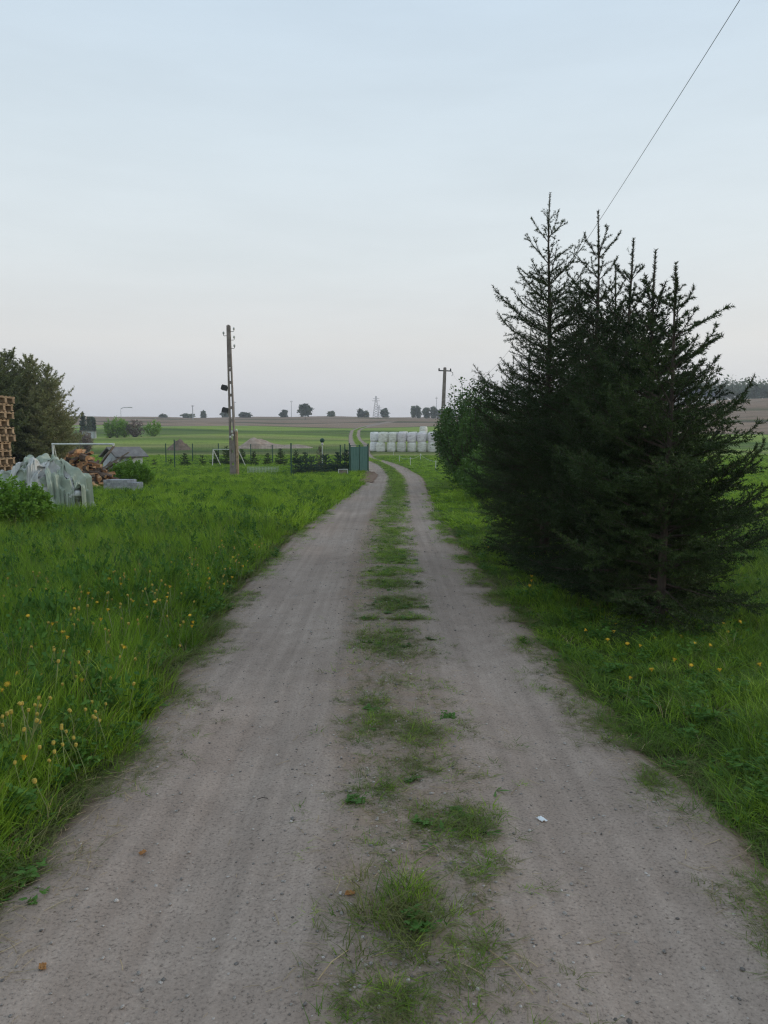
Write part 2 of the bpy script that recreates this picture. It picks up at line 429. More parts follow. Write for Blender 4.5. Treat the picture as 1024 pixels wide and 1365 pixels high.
# ------------------------------------------------------------------ the ground
def build_ground():
    def axis(lo, hi, fine, grow):
        out = [0.0]; s = fine
        while out[-1] < hi: out.append(out[-1] + s); s *= grow
        neg = [0.0]; s = fine
        while neg[-1] > lo: neg.append(neg[-1] - s); s *= grow
        return np.array(sorted(set(neg + out)))
    xs = axis(-850, 850, .35, 1.045); ys = axis(-60, 1200, .35, 1.022)
    X, Y = np.meshgrid(xs, ys)
    Z = hgt(X, Y)
    # a slight swell of the grass banks beside the track, tiny unevenness
    lump = np.zeros_like(X)
    near = (Y < 90) & (np.abs(X) < 60)
    idx = np.argwhere(near)
    for i, j in idx:
        lump[i, j] = mnoise.noise((X[i, j] * .8, Y[i, j] * .8, 0)) * .010
    Z = Z + lump
    el, er, sl, sr = edges(Y.ravel())
    dl = (el.reshape(Y.shape) - X); dr = (X - er.reshape(Y.shape))
    d = np.maximum(dl, dr)
    Z = np.where(Y < 330, Z - .05 + .10 * smooth(-.1, .9, d), Z)
    nx, ny = len(xs), len(ys)
    v = np.stack([X, Y, Z], -1).reshape(-1, 3)
    a = np.arange(nx * ny).reshape(ny, nx)
    f = np.stack([a[:-1, :-1], a[:-1, 1:], a[1:, 1:], a[1:, :-1]], -1).reshape(-1, 4)
    m = bpy.data.meshes.new('ground'); m.from_pydata(v.tolist(), [], f.tolist()); m.update()
    ea = m.attributes.new('verge', 'FLOAT', 'POINT'); ea.data.foreach_set('value', np.where(Y < 330, d, 9.0).ravel().astype(np.float32))
    o = put('ground', m, M['ground'], smooth_=True)
    tag(o, 'green meadows and brown ploughed strips rising to the horizon', kind='structure')

# the farm track: left edge, right edge, left and right rim of its grassy middle strip, by distance ahead
_ty = np.array([-8, 0, 2.0, 2.6, 4.0, 6.3, 9.0, 13, 18, 26, 34, 43, 50, 60, 68, 90, 113, 140, 167, 205, 250, 275, 300, 330], float)
_tl = np.array([-1.3, -1.25, -1.24, -1.25, -1.25, -1.39, -1.47, -1.45, -1.25, -.72, -.62, -.95, -1.15, -1.9, -2.7, -4.1, -5.0, -6.3, -7.5, -8.8, -9.1, -7.6, -4.2, 2.0])
_tr = np.array([1.5, 1.42, 1.38, 1.36, 1.26, 1.16, 1.12, 1.08, 1.14, 1.36, 1.60, 1.35, 1.02, .25, -.75, -1.7, -2.3, -4.0, -5.3, -6.4, -6.7, -4.8, -.8, 6.0])
_sl = np.array([-.15, -.15, -.13, -.13, -.14, -.20, -.24, -.28, -.15, .12, .24, .02, -.28, -1.0, -1.85, -3.1, -3.9, -5.35, -6.6, -7.8, -8.1, -6.5, -3.0, 3.4])
_sr = np.array([.36, .36, .36, .36, .38, .38, .40, .46, .56, .74, .82, .62, .30, -.35, -1.35, -2.5, -3.2, -4.8, -6.1, -7.3, -7.6, -5.8, -2.0, 4.6])
_fy = np.arange(-8, 330, .1)
def _sm(v):
    a = np.interp(_fy, _ty, v)
    w = np.ones(25) / 25
    b = np.convolve(np.pad(a, 12, mode='edge'), w, mode='valid')
    return b
_fl, _fr, _fsl, _fsr = _sm(_tl), _sm(_tr), _sm(_sl), _sm(_sr)
def edges(y):
    return np.interp(y, _fy, _fl), np.interp(y, _fy, _fr), np.interp(y, _fy, _fsl), np.interp(y, _fy, _fsr)

def build_track():
    ys = [-7.0]; s = .05
    while ys[-1] < 325:
        y = ys[-1]
        ys.append(y + (.05 if 1.2 < y < 7 else .12 if y < 14 else .3 if y < 40 else 1.2 if y < 120 else 3.0))
    ys = np.array(ys); n = 56
    el, er, sl, sr = edges(ys)
    V = []; A = []
    for i, y in enumerate(ys):
        jl = mnoise.noise((y * 1.3, 3.1, 0)) * .10 + mnoise.noise((y * 4.5, 9.1, 0)) * .05
        jr = mnoise.noise((y * 1.1, 13.1, 0)) * .10 + mnoise.noise((y * 4.1, 29.1, 0)) * .05
        a, b = el[i] - .14 + jl, er[i] + .14 + jr
        for k in range(n + 1):
            t = k / n; x = a + (b - a) * t
            cl, cR = (el[i] + sl[i]) / 2, (er[i] + sr[i]) / 2
            rut = -.030 * math.exp(-((x - cl) / .30) ** 2) - .030 * math.exp(-((x - cR) / .30) ** 2)
            z = H(x, y) + .004 + rut - .035 * (1 - min(1, t / .04)) - .035 * (1 - min(1, (1 - t) / .04))
            if y < 60:
                z += .006 * math.sin((x - cl) * 38 + 1.5 * mnoise.noise((y * .5, 3, 3))) * (math.exp(-((x - cl) / .25) ** 2) + math.exp(-((x - cR) / .25) ** 2)) * .6
                z += mnoise.noise((x * 2.2, y * 1.2, 2)) * .012 + mnoise.noise((x * 8, y * 6, 5)) * .005
                if y < 14: z += mnoise.noise((x * 22, y * 20, 7)) * .003
            V.append((x, y, z)); A.append(t)
    F = []
    for i in range(len(ys) - 1):
        for k in range(n):
            q = i * (n + 1) + k
            F.append((q, q + 1, q + n + 2, q + n + 1))
    m = bpy.data.meshes.new('dirt_track'); m.from_pydata(V, [], F); m.update()
    at_ = m.attributes.new('across', 'FLOAT', 'POINT'); at_.data.foreach_set('value', A)
    o = put('dirt_track', m, M['track'], smooth_=True)
    tag(o, 'sandy grey two-wheel farm track running to the horizon', kind='structure')

build_ground()
build_track()
# reddish bare soil by the gate
def soil_patch():
    c = gnd(491, 636); V = [(0, 0, .03)]; n = 28
    for k in range(n):
        a = 2 * math.pi * k / n; r = 1 + .5 * mnoise.noise((math.cos(a) * 2, math.sin(a) * 2, 4))
        V.append((math.cos(a) * .42 * r, math.sin(a) * 5.5 * r, .012))
    F = [(0, k + 1, (k + 1) % n + 1) for k in range(n)]
    m = bpy.data.meshes.new('bare_soil'); m.from_pydata(V, [], F)
    o = put('bare_soil', m, M['brown_soil'], smooth_=True); o.location = (c[0] - .02, c[1] + 1.0, .002)
    tag(o, 'reddish brown bare soil beside the green gate', kind='structure')
soil_patch()
def far_road():
    V = []; F = []
    pts = [(-95, 232), (-80, 236), (-66, 242), (-54, 248), (-44, 250)]
    for i, (x, y) in enumerate(pts):
        w = 2.0
        V += [(x, y - w, H(x, y - w) + .12), (x, y + w, H(x, y + w) + .12)]
        if i: F.append((2 * i - 2, 2 * i, 2 * i + 1, 2 * i - 1))
    m = bpy.data.meshes.new('gravel_road'); m.from_pydata(V, [], F)
    tag(put('gravel_road', m, M['pale_road']), 'pale gravel road crossing the far green fields', kind='structure')
far_road()

# ------------------------------------------------------------------ conifers
def needles(P0, D, L, per_m, nl, nw, rng, spread=.95, wt=1.0):
    P0 = np.asarray(P0); D = np.asarray(D); L = np.asarray(L)
    cnt = np.maximum(2, (L * per_m * np.asarray(wt)).astype(int))
    idx = np.repeat(np.arange(len(L)), cnt); n = len(idx)
    t = rng.random(n); d = D[idx]
    rv = rng.normal(size=(n, 3)); rv -= (rv * d).sum(1, keepdims=True) * d
    rv /= np.linalg.norm(rv, axis=1, keepdims=True) + 1e-9
    b = P0[idx] + d * (L[idx] * t)[:, None]
    nd = d * .75 + rv * spread; nd /= np.linalg.norm(nd, axis=1, keepdims=True)
    side = np.cross(nd, rng.normal(size=(n, 3))); side /= np.linalg.norm(side, axis=1, keepdims=True) + 1e-9
    ln = nl * (.75 + .5 * rng.random(n))[:, None]
    tri = np.stack([b - side * nw / 2, b + side * nw / 2, b + nd * ln], 1)
    return tri.reshape(-1, 3)

def stems(segs, n=3):
    """thin prisms for woody shoots: (p0, p1, r0, r1)"""
    P0 = np.array([s[0] for s in segs]); P1 = np.array([s[1] for s in segs])
    r0 = np.array([s[2] for s in segs])[:, None]; r1 = np.array([s[3] for s in segs])[:, None]
    d = P1 - P0; d = d / (np.linalg.norm(d, axis=1, keepdims=True) + 1e-9)
    a = np.cross(d, np.where(np.abs(d[:, 2:3]) < .9, [[0, 0, 1.]], [[1., 0, 0]])); a /= np.linalg.norm(a, axis=1, keepdims=True) + 1e-9
    c = np.cross(d, a); q = []
    for k in range(n):
        t0, t1 = 2 * math.pi * k / n, 2 * math.pi * (k + 1) / n
        u0 = a * math.cos(t0) + c * math.sin(t0); u1 = a * math.cos(t1) + c * math.sin(t1)
        q.append(np.stack([P0 + u0 * r0, P0 + u1 * r0, P1 + u1 * r1, P1 + u0 * r1], 1))
    return np.concatenate(q, 0).reshape(-1, 3)

def nrm(v): return v / (np.linalg.norm(v) + 1e-9)

def make_spruce(name, loc, Ht, Rd, seed, label, group, low=.12, per_m=255, nl=.029, nw=.0076, lean=(0, 0), step=.05, prof=.72, spars=1.0, mat='needle', wsp=1.0, leader=.55, topw=1.0, cat='spruce tree', az_w=None):
    rng = np.random.default_rng(seed)
    root = empty(name, loc); tag(root, label, cat, group)
    # trunk
    zz = np.linspace(-.05, Ht, 16)
    tp = [np.array([lean[0] * max(0, z / Ht) ** 1.5 + .015 * Ht * math.sin(z * 2 + seed) * (z / Ht) * .4, lean[1] * (z / Ht), z]) for z in zz]
    tube = MB().tube(tp, [max(.004, .0135 * Ht * (1 - .96 * max(0, z) / Ht) ** 1.1 + .003) for z in zz], 8)
    tube.build('trunk', M['bark'], root, True)
    def trunk_at(z):
        z = min(max(z, 0), Ht); i = np.searchsorted(zz, z) - 1; i = max(0, min(i, 14)); t = (z - zz[i]) / (zz[i + 1] - zz[i]); return tp[i] * (1 - t) + tp[i + 1] * t
    P0, D, L, Wt = [], [], [], []; wood = []
    def shoot(p, d, l, w=1.0):
        P0.append(p); D.append(d); L.append(l); Wt.append(w)
    # leader brush
    k = 8; z0 = Ht - leader
    for i in range(k):
        a, b = trunk_at(z0 + leader * i / k), trunk_at(z0 + leader * (i + 1) / k); dd = nrm(b - a); shoot(a, dd, np.linalg.norm(b - a)); 
    for rep_ in range(2):
        for i in range(k): shoot(P0[i], D[i], L[i])
    if leader > .3:
        for zs in np.arange(Ht - 1.5, Ht - .12, .11):
            if rng.random() < .55:
                az = rng.random() * 6.28; e = .5 + .5 * rng.random()
                shoot(trunk_at(zs), np.array([math.cos(az) * math.cos(e), math.sin(az) * math.cos(e), math.sin(e)]), .05 + .09 * rng.random())
    up = np.array([0, 0, 1.])
    def branch(z, az, Lb, el0):
        p = trunk_at(z).copy(); out = np.array([math.cos(az), math.sin(az), 0])
        n = max(2, int(Lb / .07)); ds = Lb / n; el = el0; bend = rng.normal() * .18
        r0 = .003 + .010 * Lb
        top = max(0.0, 1 - (Ht - z) / (Ht * .42)); wq = .85 + 1.5 * top; st_ = step * (1 + 1.2 * top)
        side_s = rng.random() * step
        nxt = .16 * Lb + side_s; sgn = 1
        for i in range(n):
            s = i * ds; f = s / Lb
            e = el + (-.25 * f + .85 * f * f) * (1 - .5 * top) + bend * f + rng.normal() * .06
            d = nrm(out * math.cos(e) + up * math.sin(e))
            q = p + d * ds
            wood.append((p, q, r0 * (1 - f * .85), r0 * (1 - (f + 1 / n) * .85)))
            if f > .12: shoot(p, d, ds, wq * 1.2)
            lat = nrm(np.cross(d, up))
            while nxt < s + ds and nxt < Lb * .97:
                u = nxt - s
                rest = Lb - nxt
                sl = min(.42, rest * .55 + .05) * (.65 + .5 * rng.random()) * (1 if f > .25 else .6)
                sd = nrm(d * (.62 + .2 * rng.random()) + lat * sgn * .72 + up * rng.normal() * .22)
                b0 = p + d * u
                wood.append((b0, b0 + sd * sl, .0026, .0012)); shoot(b0, sd, sl, wq)
                if sl > .10 + .14 * top:
                    ss = .04 + rng.random() * .03; g = 1
                    ln2 = nrm(np.cross(sd, up))
                    while ss < sl * .9:
                        l3 = (sl - ss) * .5 + .035
                        d3 = nrm(sd * .75 + ln2 * g * .65 + up * rng.normal() * .25)
                        b3 = b0 + sd * ss; shoot(b3, d3, l3 * (.7 + .5 * rng.random()), wq); g = -g; ss += st_ * 1.05
                sgn = -sgn; nxt += st_ * (.7 + .6 * rng.random()) / spars
            p = q
    z = Ht - leader * (.92 + .1 * rng.random())
    while z > low:
        t = Ht - z; f = min(1, t / (Ht * .68))
        nb = 4 + int(rng.integers(0, 2)) + (2 if f > .35 else 0)
        a0 = rng.random() * 6.28
        for i in range(nb):
            az = a0 + 6.283 * i / nb + rng.normal() * .18
            Lb = Rd * (f ** prof) * (.60 + .62 * rng.random() + (.25 if rng.random() < .12 else 0))
            if az_w is not None: Lb *= 1 + az_w[1] * math.cos(az - az_w[0])
            Lb = max(.10 * topw + .1 * rng.random(), Lb)
            el0 = (.95 * (1 - f) ** 1.3 + .42 * f + rng.normal() * .1) - .15 * (f > .8) - .42 * (z < .5)
            branch(z + rng.normal() * .02, az, Lb, el0)
        # between the whorls
        gap = (.30 * (1 - f) ** 1.5 + .145 * (1 - (1 - f) ** 1.5)) * (.85 + .3 * rng.random()) * wsp
        for i in range(5 if f > .2 else 2):
            zi = z - gap * rng.random()
            if zi > low: branch(zi, rng.random() * 6.28, max(.06, Rd * (f ** prof) * (.25 + .45 * rng.random()) * (1 if f > .25 else .45)), .75 * (1 - f) + .1)
        z -= gap
    w = stems(wood, 3)
    put('limbs', fast_mesh('limbs', w, 4), M['bark'], root)
    tri = needles(P0, D, L, per_m, nl, nw, rng, wt=Wt)
    put('crown', fast_mesh('crown', tri, 3), M[mat], root)
    return root

SPR = 'young spruces along the right of the track'
spr = [  # tip pixel, distance, radius, seed, label, kwargs
    ((896, 350), 6.3, .90, 11, 'dark young spruce nearest the viewer, its bare trunk showing', dict(lean=(.05, 0), per_m=290, leader=.42)),
    ((875, 333), 7.0, .95, 12, 'young spruce just behind the nearest one with a thin leader shoot', dict(leader=.5)),
    ((842, 318), 7.7, .95, 13, 'third young spruce along the track, leader topped by a flat fan', dict(leader=.42)),
    ((798, 281), 8.7, 1.05, 14, 'second tallest spruce tip of the row, crossed by the overhead wire', dict(leader=.5, per_m=215)),
    ((735, 257), 10.2, 1.18, 15, 'tallest spruce of the row with one long bare leader', dict(leader=.62, topw=1.5, per_m=175)),
    ((823, 352), 9.2, .9, 16, 'lower spruce half hidden behind the third tip', dict(leader=.4, per_m=190)),
    ((775, 368), 11.0, .95, 17, 'short spruce between the two tallest leaders', dict(leader=.4, per_m=190)),
    ((708, 435), 13.2, .85, 18, 'bushy spruce behind the tallest leader towards the shrubs', dict(leader=.4, per_m=150, nw=.006, nl=.028)),
    ((684, 475), 16.5, .72, 19, 'farthest spruce of the row next to the green shrubs', dict(leader=.4, per_m=120, nw=.007, nl=.03)),
]
for (tx, ty), D, rd, seed, lab, kw in spr:
    tip = at(tx, ty, D)
    make_spruce('spruce_tree', (tip.x, D, H(tip.x, D)), tip.z - H(tip.x, D), rd, seed, lab, SPR, **kw)

# ------------------------------------------------------------------ leafy shrubs and other trees
def leaf_cloud(rng, C, N, s, w=.55, tilt=1.0):
    """N rhombic leaves round points C"""
    n = len(C)
    a = rng.normal(size=(n, 3)); a[:, 2] = a[:, 2] * .6 + .2; a /= np.linalg.norm(a, axis=1, keepdims=True)
    b = np.cross(a, rng.normal(size=(n, 3))); b /= np.linalg.norm(b, axis=1, keepdims=True) + 1e-9
    L = (s * (.6 + .8 * rng.random(n)))[:, None]
    up = np.cross(a, b) * L * .12
    return np.stack([C, C + a * L * .45 + b * L * w / 2 + up, C + a * L, C + a * L * .45 - b * L * w / 2 + up], 1).reshape(-1, 3)

def make_shrub(name, loc, size, seed, label, cat, group=None, nst=60, leaf=.05, per=70, mat='leaf', trunk=True, twig='bark', up=.55, spike=.0, clump=.07):
    """stems fanning out from the base, leaves along them; size=(rx,ry,h)"""
    rng = np.random.default_rng(seed)
    root = empty(name, loc); tag(root, label, cat, group)
    rx, ry, h = size; wood = []; C = []
    for i in range(nst):
        a = rng.random() * 6.283; rr = math.sqrt(rng.random())
        e = np.array([math.cos(a) * rr * rx, math.sin(a) * rr * ry, 0])
        zt = h * (1 - .45 * rr ** 2) * (.72 + .3 * rng.random())
        p0 = np.array([e[0] * .12, e[1] * .12, 0]); p2 = e + np.array([0, 0, zt]); p1 = p0 * .3 + e * .85 + np.array([0, 0, zt * up])
        prev = p0; m = 6
        for k in range(1, m + 1):
            t = k / m; q = p0 * (1 - t) ** 2 + 2 * p1 * t * (1 - t) + p2 * t * t
            wood.append((prev, q, .008 * h * (1 - t * .8), .008 * h * (1 - (t + .15) * .8))); prev = q
        t = .08 + .92 * rng.random(per) ** .75
        q = p0[None] * ((1 - t) ** 2)[:, None] + 2 * p1[None] * (t * (1 - t))[:, None] + p2[None] * (t * t)[:, None]
        C.append(q + rng.normal(size=(per, 3)) * clump * h * np.array([1, 1, .7]) * (1.15 - t)[:, None])
    C = np.concatenate(C); C[:, 2] = np.maximum(C[:, 2], .01)
    put('stems', fast_mesh('stems', stems(wood, 3), 4), M[twig], root)
    put('foliage', fast_mesh('foliage', leaf_cloud(rng, C, len(C), leaf), 4), M[mat], root)
    return root

def make_tree(name, loc, Ht, w, seed, label, mat='far_leaf', cat='tree', group=None, n=900, leaf=.6, low=.15, shape='round', clumps=14):
    rng = np.random.default_rng(seed)
    root = empty(name, loc); tag(root, label, cat, group)
    mb = MB().tube([(0, 0, -.2), (.02 * w, 0, Ht * .4), (0, .02 * w, Ht * .85)], [Ht * .022, Ht * .016, Ht * .004], 6)
    C = []
    for i in range(clumps):
        f = (i + .5) / clumps
        z = Ht * (low + (1 - low) * f)
        if shape == 'cone': rad = w * .5 * (1 - f) ** .8
        elif shape == 'pine': rad = w * .5 * (.35 + .65 * math.sin(math.pi * min(1, .15 + f * .8)))
        else: rad = w * .5 * math.sqrt(max(.05, 1 - (2 * f - .9) ** 2 * .8))
        rad *= rng.uniform(.55, 1.15); k = max(1, int(2 + rad / (w * .5) * 3))
        for j in range(k):
            a = rng.random() * 6.283; r_ = rad * math.sqrt(rng.random()) * .8
            c = np.array([math.cos(a) * r_, math.sin(a) * r_, z + rng.normal() * Ht * .04])
            mb.tube([(0, 0, max(.1, z - .25 * r_ - .05 * Ht)), tuple(c)], [Ht * .007, Ht * .002], 4, False)
            m = max(6, n // (clumps * 4)); C.append(c + rng.normal(size=(m, 3)) * np.array([w * .085, w * .085, Ht * .06]))
    mb.build('trunk', M['bark'], root)
    C = np.concatenate(C); C[:, 2] = np.clip(C[:, 2], Ht * low * .4, Ht)
    put('crown', fast_mesh('crown', leaf_cloud(rng, C, len(C), leaf, .7), 4), M[mat], root)
    return root

# shrubs closing the row on the right
g = 'leafy shrubs at the far end of the spruce row'
def shrub_px(px, topy, D, rx, seed, label, **kw):
    p = onG(px, D); top = at(px, topy, D)
    return make_shrub('leafy_shrub', p, (rx, kw.pop('ry', rx * 1.2), top.z - p.z), seed, label, 'shrub', g, **kw)
shrub_px(632, 497, 25, 1.35, 31, 'tall leafy green shrub at the far end of the row by the track', nst=150, per=150, leaf=.085, up=.6, ry=2.6)
shrub_px(622, 540, 29, 1.1, 34, 'dark leafy shrub furthest along the track, in front of the bales', nst=90, per=120, leaf=.085, mat='leaf')
shrub_px(655, 590, 20, .95, 32, 'light green rounded shrub between the spruces and the tall shrub', nst=120, per=150, leaf=.065, mat='leaf_mid', ry=1.6)
# lush weeds left
make_shrub('leafy_weed_clump', onG(8, 13.2), (.85, .7, 1.02), 41, 'bright green leafy weeds at the left edge before the tarpaulin', 'shrub', None, 130, .055, 120, 'leaf_fresh', twig='stalk')
make_shrub('leafy_weed_clump', onG(176, 24.5), (.75, .6, 1.12), 42, 'bright green bush growing against the little grey shed', 'shrub', None, 130, .055, 120, 'leaf_fresh', twig='stalk')
make_shrub('leafy_weed_clump', onG(205, 17.5), (.45, .3, .30), 43, 'low dark weed clump in the lawn near the paver stack', 'shrub', None, 50, .05, 40, 'leaf_fresh', twig='stalk')

# old spruces at the left edge
g = 'old spruces behind the yard on the left'
for px, ty, D, rd, seed, lab in ((-14, 468, 40, 2.6, 51, 'old olive-green spruce cut by the left picture edge behind the pallets'),
                                 (16, 470, 42, 2.3, 52, 'old spruce with a ragged top behind the pallet stack'),
                                 (46, 477, 42.5, 2.2, 55, 'old olive spruce second from the open side of the left group'),
                                 (68, 489, 41, 1.7, 53, 'old spruce on the open side of the left group'),
                                 (87, 545, 43, .9, 54, 'small dark spruce at the foot of the old group')):
    p = onG(px, D); tip = at(px, ty, D)
    make_spruce('old_spruce', p, tip.z - p.z, rd, seed, lab, g, low=.1, per_m=46, nl=.11, nw=.036, step=.13, wsp=.85, prof=.55, mat='needle_far', leader=.35)

# ------------------------------------------------------------------ wood yard on the left
def pallet_proto():
    root = empty('pallet')
    tb = MB().box((0, 0, 0), (1.2, .098, .02)).mesh('top_board')
    bb = MB().box((0, 0, 0), (1.2, .098, .02)).mesh('bottom_board')
    cb = MB().box((0, 0, 0), (.145, .8, .02)).mesh('cross_board')
    bl = MB().box((0, 0, 0), (.14, .1, .085)).mesh('block')
    for y in (-.35, 0, .35):
        o = put('bottom_board', bb, M['timber'], root); o.location = (0, y, .0115)
        for x in (-.52, 0, .52):
            o = put('block', bl, M['timber'], root); o.location = (x, y, .066)
    for x in (-.52, 0, .52):
        o = put('cross_board', cb, M['timber'], root); o.location = (x, 0, .121)
    for y in (-.35, -.175, 0, .175, .35):
        o = put('top_board', tb, M['timber'], root); o.location = (0, y, .1435)
    return root
proto = pallet_proto()
px_x = -8.62 - .6
N_P = 15
for i in range(N_P):
    o = proto if i == 0 else copy_tree(proto)
    o.location = (px_x + random.uniform(-.09, .09), 17.6 + random.uniform(-.03, .03), .02 + i * .174)
    o.rotation_euler = (0, 0, random.uniform(-.03, .03))
    # uneven spacing is taken up by a batten under each pallet
    b = MB().box((0, 0, 0), (.07, .8, .018)).mesh('batten')
    for x in (-.45, .45):
        q = put('batten', b, M['timber'], o); q.location = (x, 0, -.0105 if i else -.009)
    tag(o, ['lowest pallet of the tall stack at the left edge', 'topmost pallet of the tall stack at the left edge', (['', 'second', 'third', 'fourth', 'fifth', 'sixth', 'seventh', 'eighth', 'ninth'][min(8, N_P - 1 - i)] + ' pallet from the top of the tall stack at the left edge') if i > N_P - 10 else 'pallet low in the tall stack, hidden by the tarpaulin'][0 if i == 0 else 1 if i == N_P - 1 else 2], 'pallet', 'pallets stacked at the left edge')
for k, (x, y, tilt, rz, lab) in enumerate(((-7.98, 16.75, 76, .15, 'pallet standing on edge against the stack, nearest the tarpaulin'), (-8.7, 16.72, 78, -.1, 'pallet standing on edge against the stack at the picture edge'))):
    o = copy_tree(proto); o.rotation_euler = (R(tilt), 0, rz); o.location = (x, y, .42)
    tag(o, lab, 'pallet', 'pallets leaning on the stack')

# firewood heap
def log_mesh(seed):
    rng = random.Random(seed)
    L = rng.uniform(.22, .34); r = rng.uniform(.065, .115); a0 = rng.uniform(0, 6); span = rng.choice((1.3, 1.6, 2.2, 3.14))
    pr = [(0, 0)] + [(r * math.cos(a0 + span * k / 5) * rng.uniform(.9, 1.08), r * math.sin(a0 + span * k / 5) * rng.uniform(.9, 1.08)) for k in range(6)]
    cx = sum(p[0] for p in pr) / 7; cy = sum(p[1] for p in pr) / 7
    pr = [(p[0] - cx, p[1] - cy) for p in pr]
    V = [(-L / 2 + rng.uniform(-.01, .01), p[0], p[1]) for p in pr] + [(L / 2 + rng.uniform(-.01, .01), p[0] * .95, p[1] * .95) for p in pr]
    F = [tuple(range(6, -1, -1)), tuple(range(7, 14))]; mi = [0, 0]
    for k in range(7):
        F.append((k, (k + 1) % 7, 7 + (k + 1) % 7, 7 + k)); mi.append(0 if k in (0, 6) else 1)
    m = bpy.data.meshes.new('firewood_log'); m.from_pydata(V, [], F); m.update()
    m.materials.append(M['log']); m.materials.append(M['log_bark'])
    m.polygons.foreach_set('material_index', mi)
    return m
logs = [log_mesh(s) for s in range(14)]
rl = random.Random(5)
hx, hy = (121 - 512) / F_PX * 23.6, 23.6
nlog = 0
for lay in range(11):
    z = .08 + lay * .118
    f = 1 - lay / 11.2
    W, Dp = 1.12 * f ** .8, .78 * f ** .8
    k = 0
    y = -Dp
    while y <= Dp + .01:
        x = -W * math.sqrt(max(.05, 1 - (y / (Dp + .12)) ** 2)) if Dp > .1 else 0
        xe = -x
        while x <= xe + .01:
            inner = (abs(x) < xe - .25) and (y > -Dp + .26)
            if not ((inner or y > .15) and lay < 9):
                o = bpy.data.objects.new('firewood_log', logs[rl.randrange(14)]); col.objects.link(o)
                o.location = (hx + x - .10 + (lay * -.02) + rl.uniform(-.05, .05), hy + y + rl.uniform(-.05, .05), z + rl.uniform(-.03, .05))
                o.rotation_euler = (rl.uniform(0, 6.28), rl.uniform(-.45, .45), rl.uniform(0, 3.14))
                tag(o, 'orange-brown split log in the firewood heap behind the tarpaulin', 'log', 'split logs in the firewood heap')
                nlog += 1
            x += .215
        y += .21
# dark filling logs are covered: a low mound of bark and chips under the heap
mb = MB(); mb.lathe([(.92, 0), (.8, .35), (.55, .75), (.28, 1.05), (.05, 1.2)], 14)
o = mb.build('bark_mound', M['log_bark'], None); o.location = (hx - .12, hy + .03, 0); o.scale = (.88, .7, .92)
tag(o, 'dark bark and chips filling the inside of the firewood heap', 'bark')

# pavers on a pallet
pv = empty('paver_stack', onG(165, 22.4), R(-8)); tag(pv, 'grey concrete pavers stacked low on a pallet in the grass', 'pavers')
pm = MB().box((0, 0, 0), (.098, .195, .078)).mesh('paver')
for l in range(4):
    for i in range(9):
        for j in range(3):
            if l == 3 and i > 6: continue
            if i > 7 and l > 2: continue
            q = put('paver', pm, M['paver'], pv); q.location = (-.43 + i * .104 + random.uniform(-.003, .003), -.2 + j * .2, .19 + l * .081); q.rotation_euler = (0, 0, random.uniform(-.02, .02))
o = copy_tree(proto); o.location = onG(165, 22.4) + Vector((0, 0, .012)); o.rotation_euler = (0, 0, R(-8)); o.scale = (.85, .85, .85)
tag(o, 'timber pallet under the grey pavers', 'pallet')
o['group'] = 'pallets on the lawn'

# little shed with pitched roof
sh = empty('small_shed', onG(165, 26.5), R(52)); tag(sh, 'little grey shed with pitched roof behind the firewood', 'shed')
MB().add([(-.5, -.4, 0), (.5, -.4, 0), (.5, .4, 0), (-.5, .4, 0), (-.5, -.4, 1.05), (.5, -.4, 1.05), (.5, .4, 1.05), (-.5, .4, 1.05), (-.5, 0, 1.30), (.5, 0, 1.30)],
         [(0, 1, 5, 4), (2, 3, 7, 6), (0, 4, 8, 7, 3), (1, 2, 6, 9, 5), (0, 3, 2, 1), (4, 5, 9, 8), (6, 7, 8, 9)]).build('wall', M['shed_wall'], sh)
for s in (-1, 1):
    rot = Matrix.Rotation(R(-32) * s, 3, 'X')
    q = MB().box((0, 0, 0), (1.3, .62, .035), rot).build('roof_slope', M['roofing'], sh); q.location = (.03, s * .245, 1.215)
MB().box((-.2, -.412, .45), (.4, .02, .8)).build('door', M['timber_old'], sh)
for k in range(3): MB().box((-.516, -.26 + k * .26, .53), (.025, .24, 1.0)).build('wall_board', M['shed_wall'], sh)
for k, (x, y, a, b_, l) in enumerate(((-.55, -.1, .7, .25, 1.5), (-.72, -.2, .9, -.1, 1.4), (-.35, -.25, .55, .1, 1.3), (-.8, 0, .85, .4, 1.3), (-.62, -.3, .5, -.35, 1.2), (-.2, .1, .45, .2, 1.2))):
    p = onG(150, 26.0)
    rot = (Matrix.Rotation(b_, 3, 'Z') @ Matrix.Rotation(-a, 3, 'Y'))
    q = MB().box((0, 0, 0), (l, .15, .03)).build('plank', M['timber_old']); q.location = p + Vector((x + .45, y, .10 + .5 * l * math.sin(a) + .22 * (k % 3))); q.rotation_euler = rot.to_euler()
    tag(q, ['steep weathered plank', 'steepest weathered plank', 'slanting weathered plank', 'weathered plank farthest from the shed', 'low weathered plank in front', 'flattest weathered plank behind the others'][k] + ' leaning on the little grey shed', 'plank', 'planks leaning on the shed')

# goal frame
gl = empty('goal_frame', onG(72, 28)); tag(gl, 'pale pipe goal frame standing behind the firewood', 'goal')
hgoal = at(72, 592, 28).z
MB().tube([(0, 0, 0), (0, 0, hgoal)], .035, 8).build('post', M['white_paint'], gl)
MB().tube([(2.15, .15, 0), (2.15, .15, hgoal)], .035, 8).build('post', M['white_paint'], gl)
MB().tube([(-.035, 0, hgoal), (2.185, .15, hgoal)], .035, 8).build('crossbar', M['white_paint'], gl)
for x in (0, 2.15): MB().tube([(x, .1, hgoal - .02), (x - .12, .9, 0)], .022, 6).build('stay', M['white_paint'], gl)

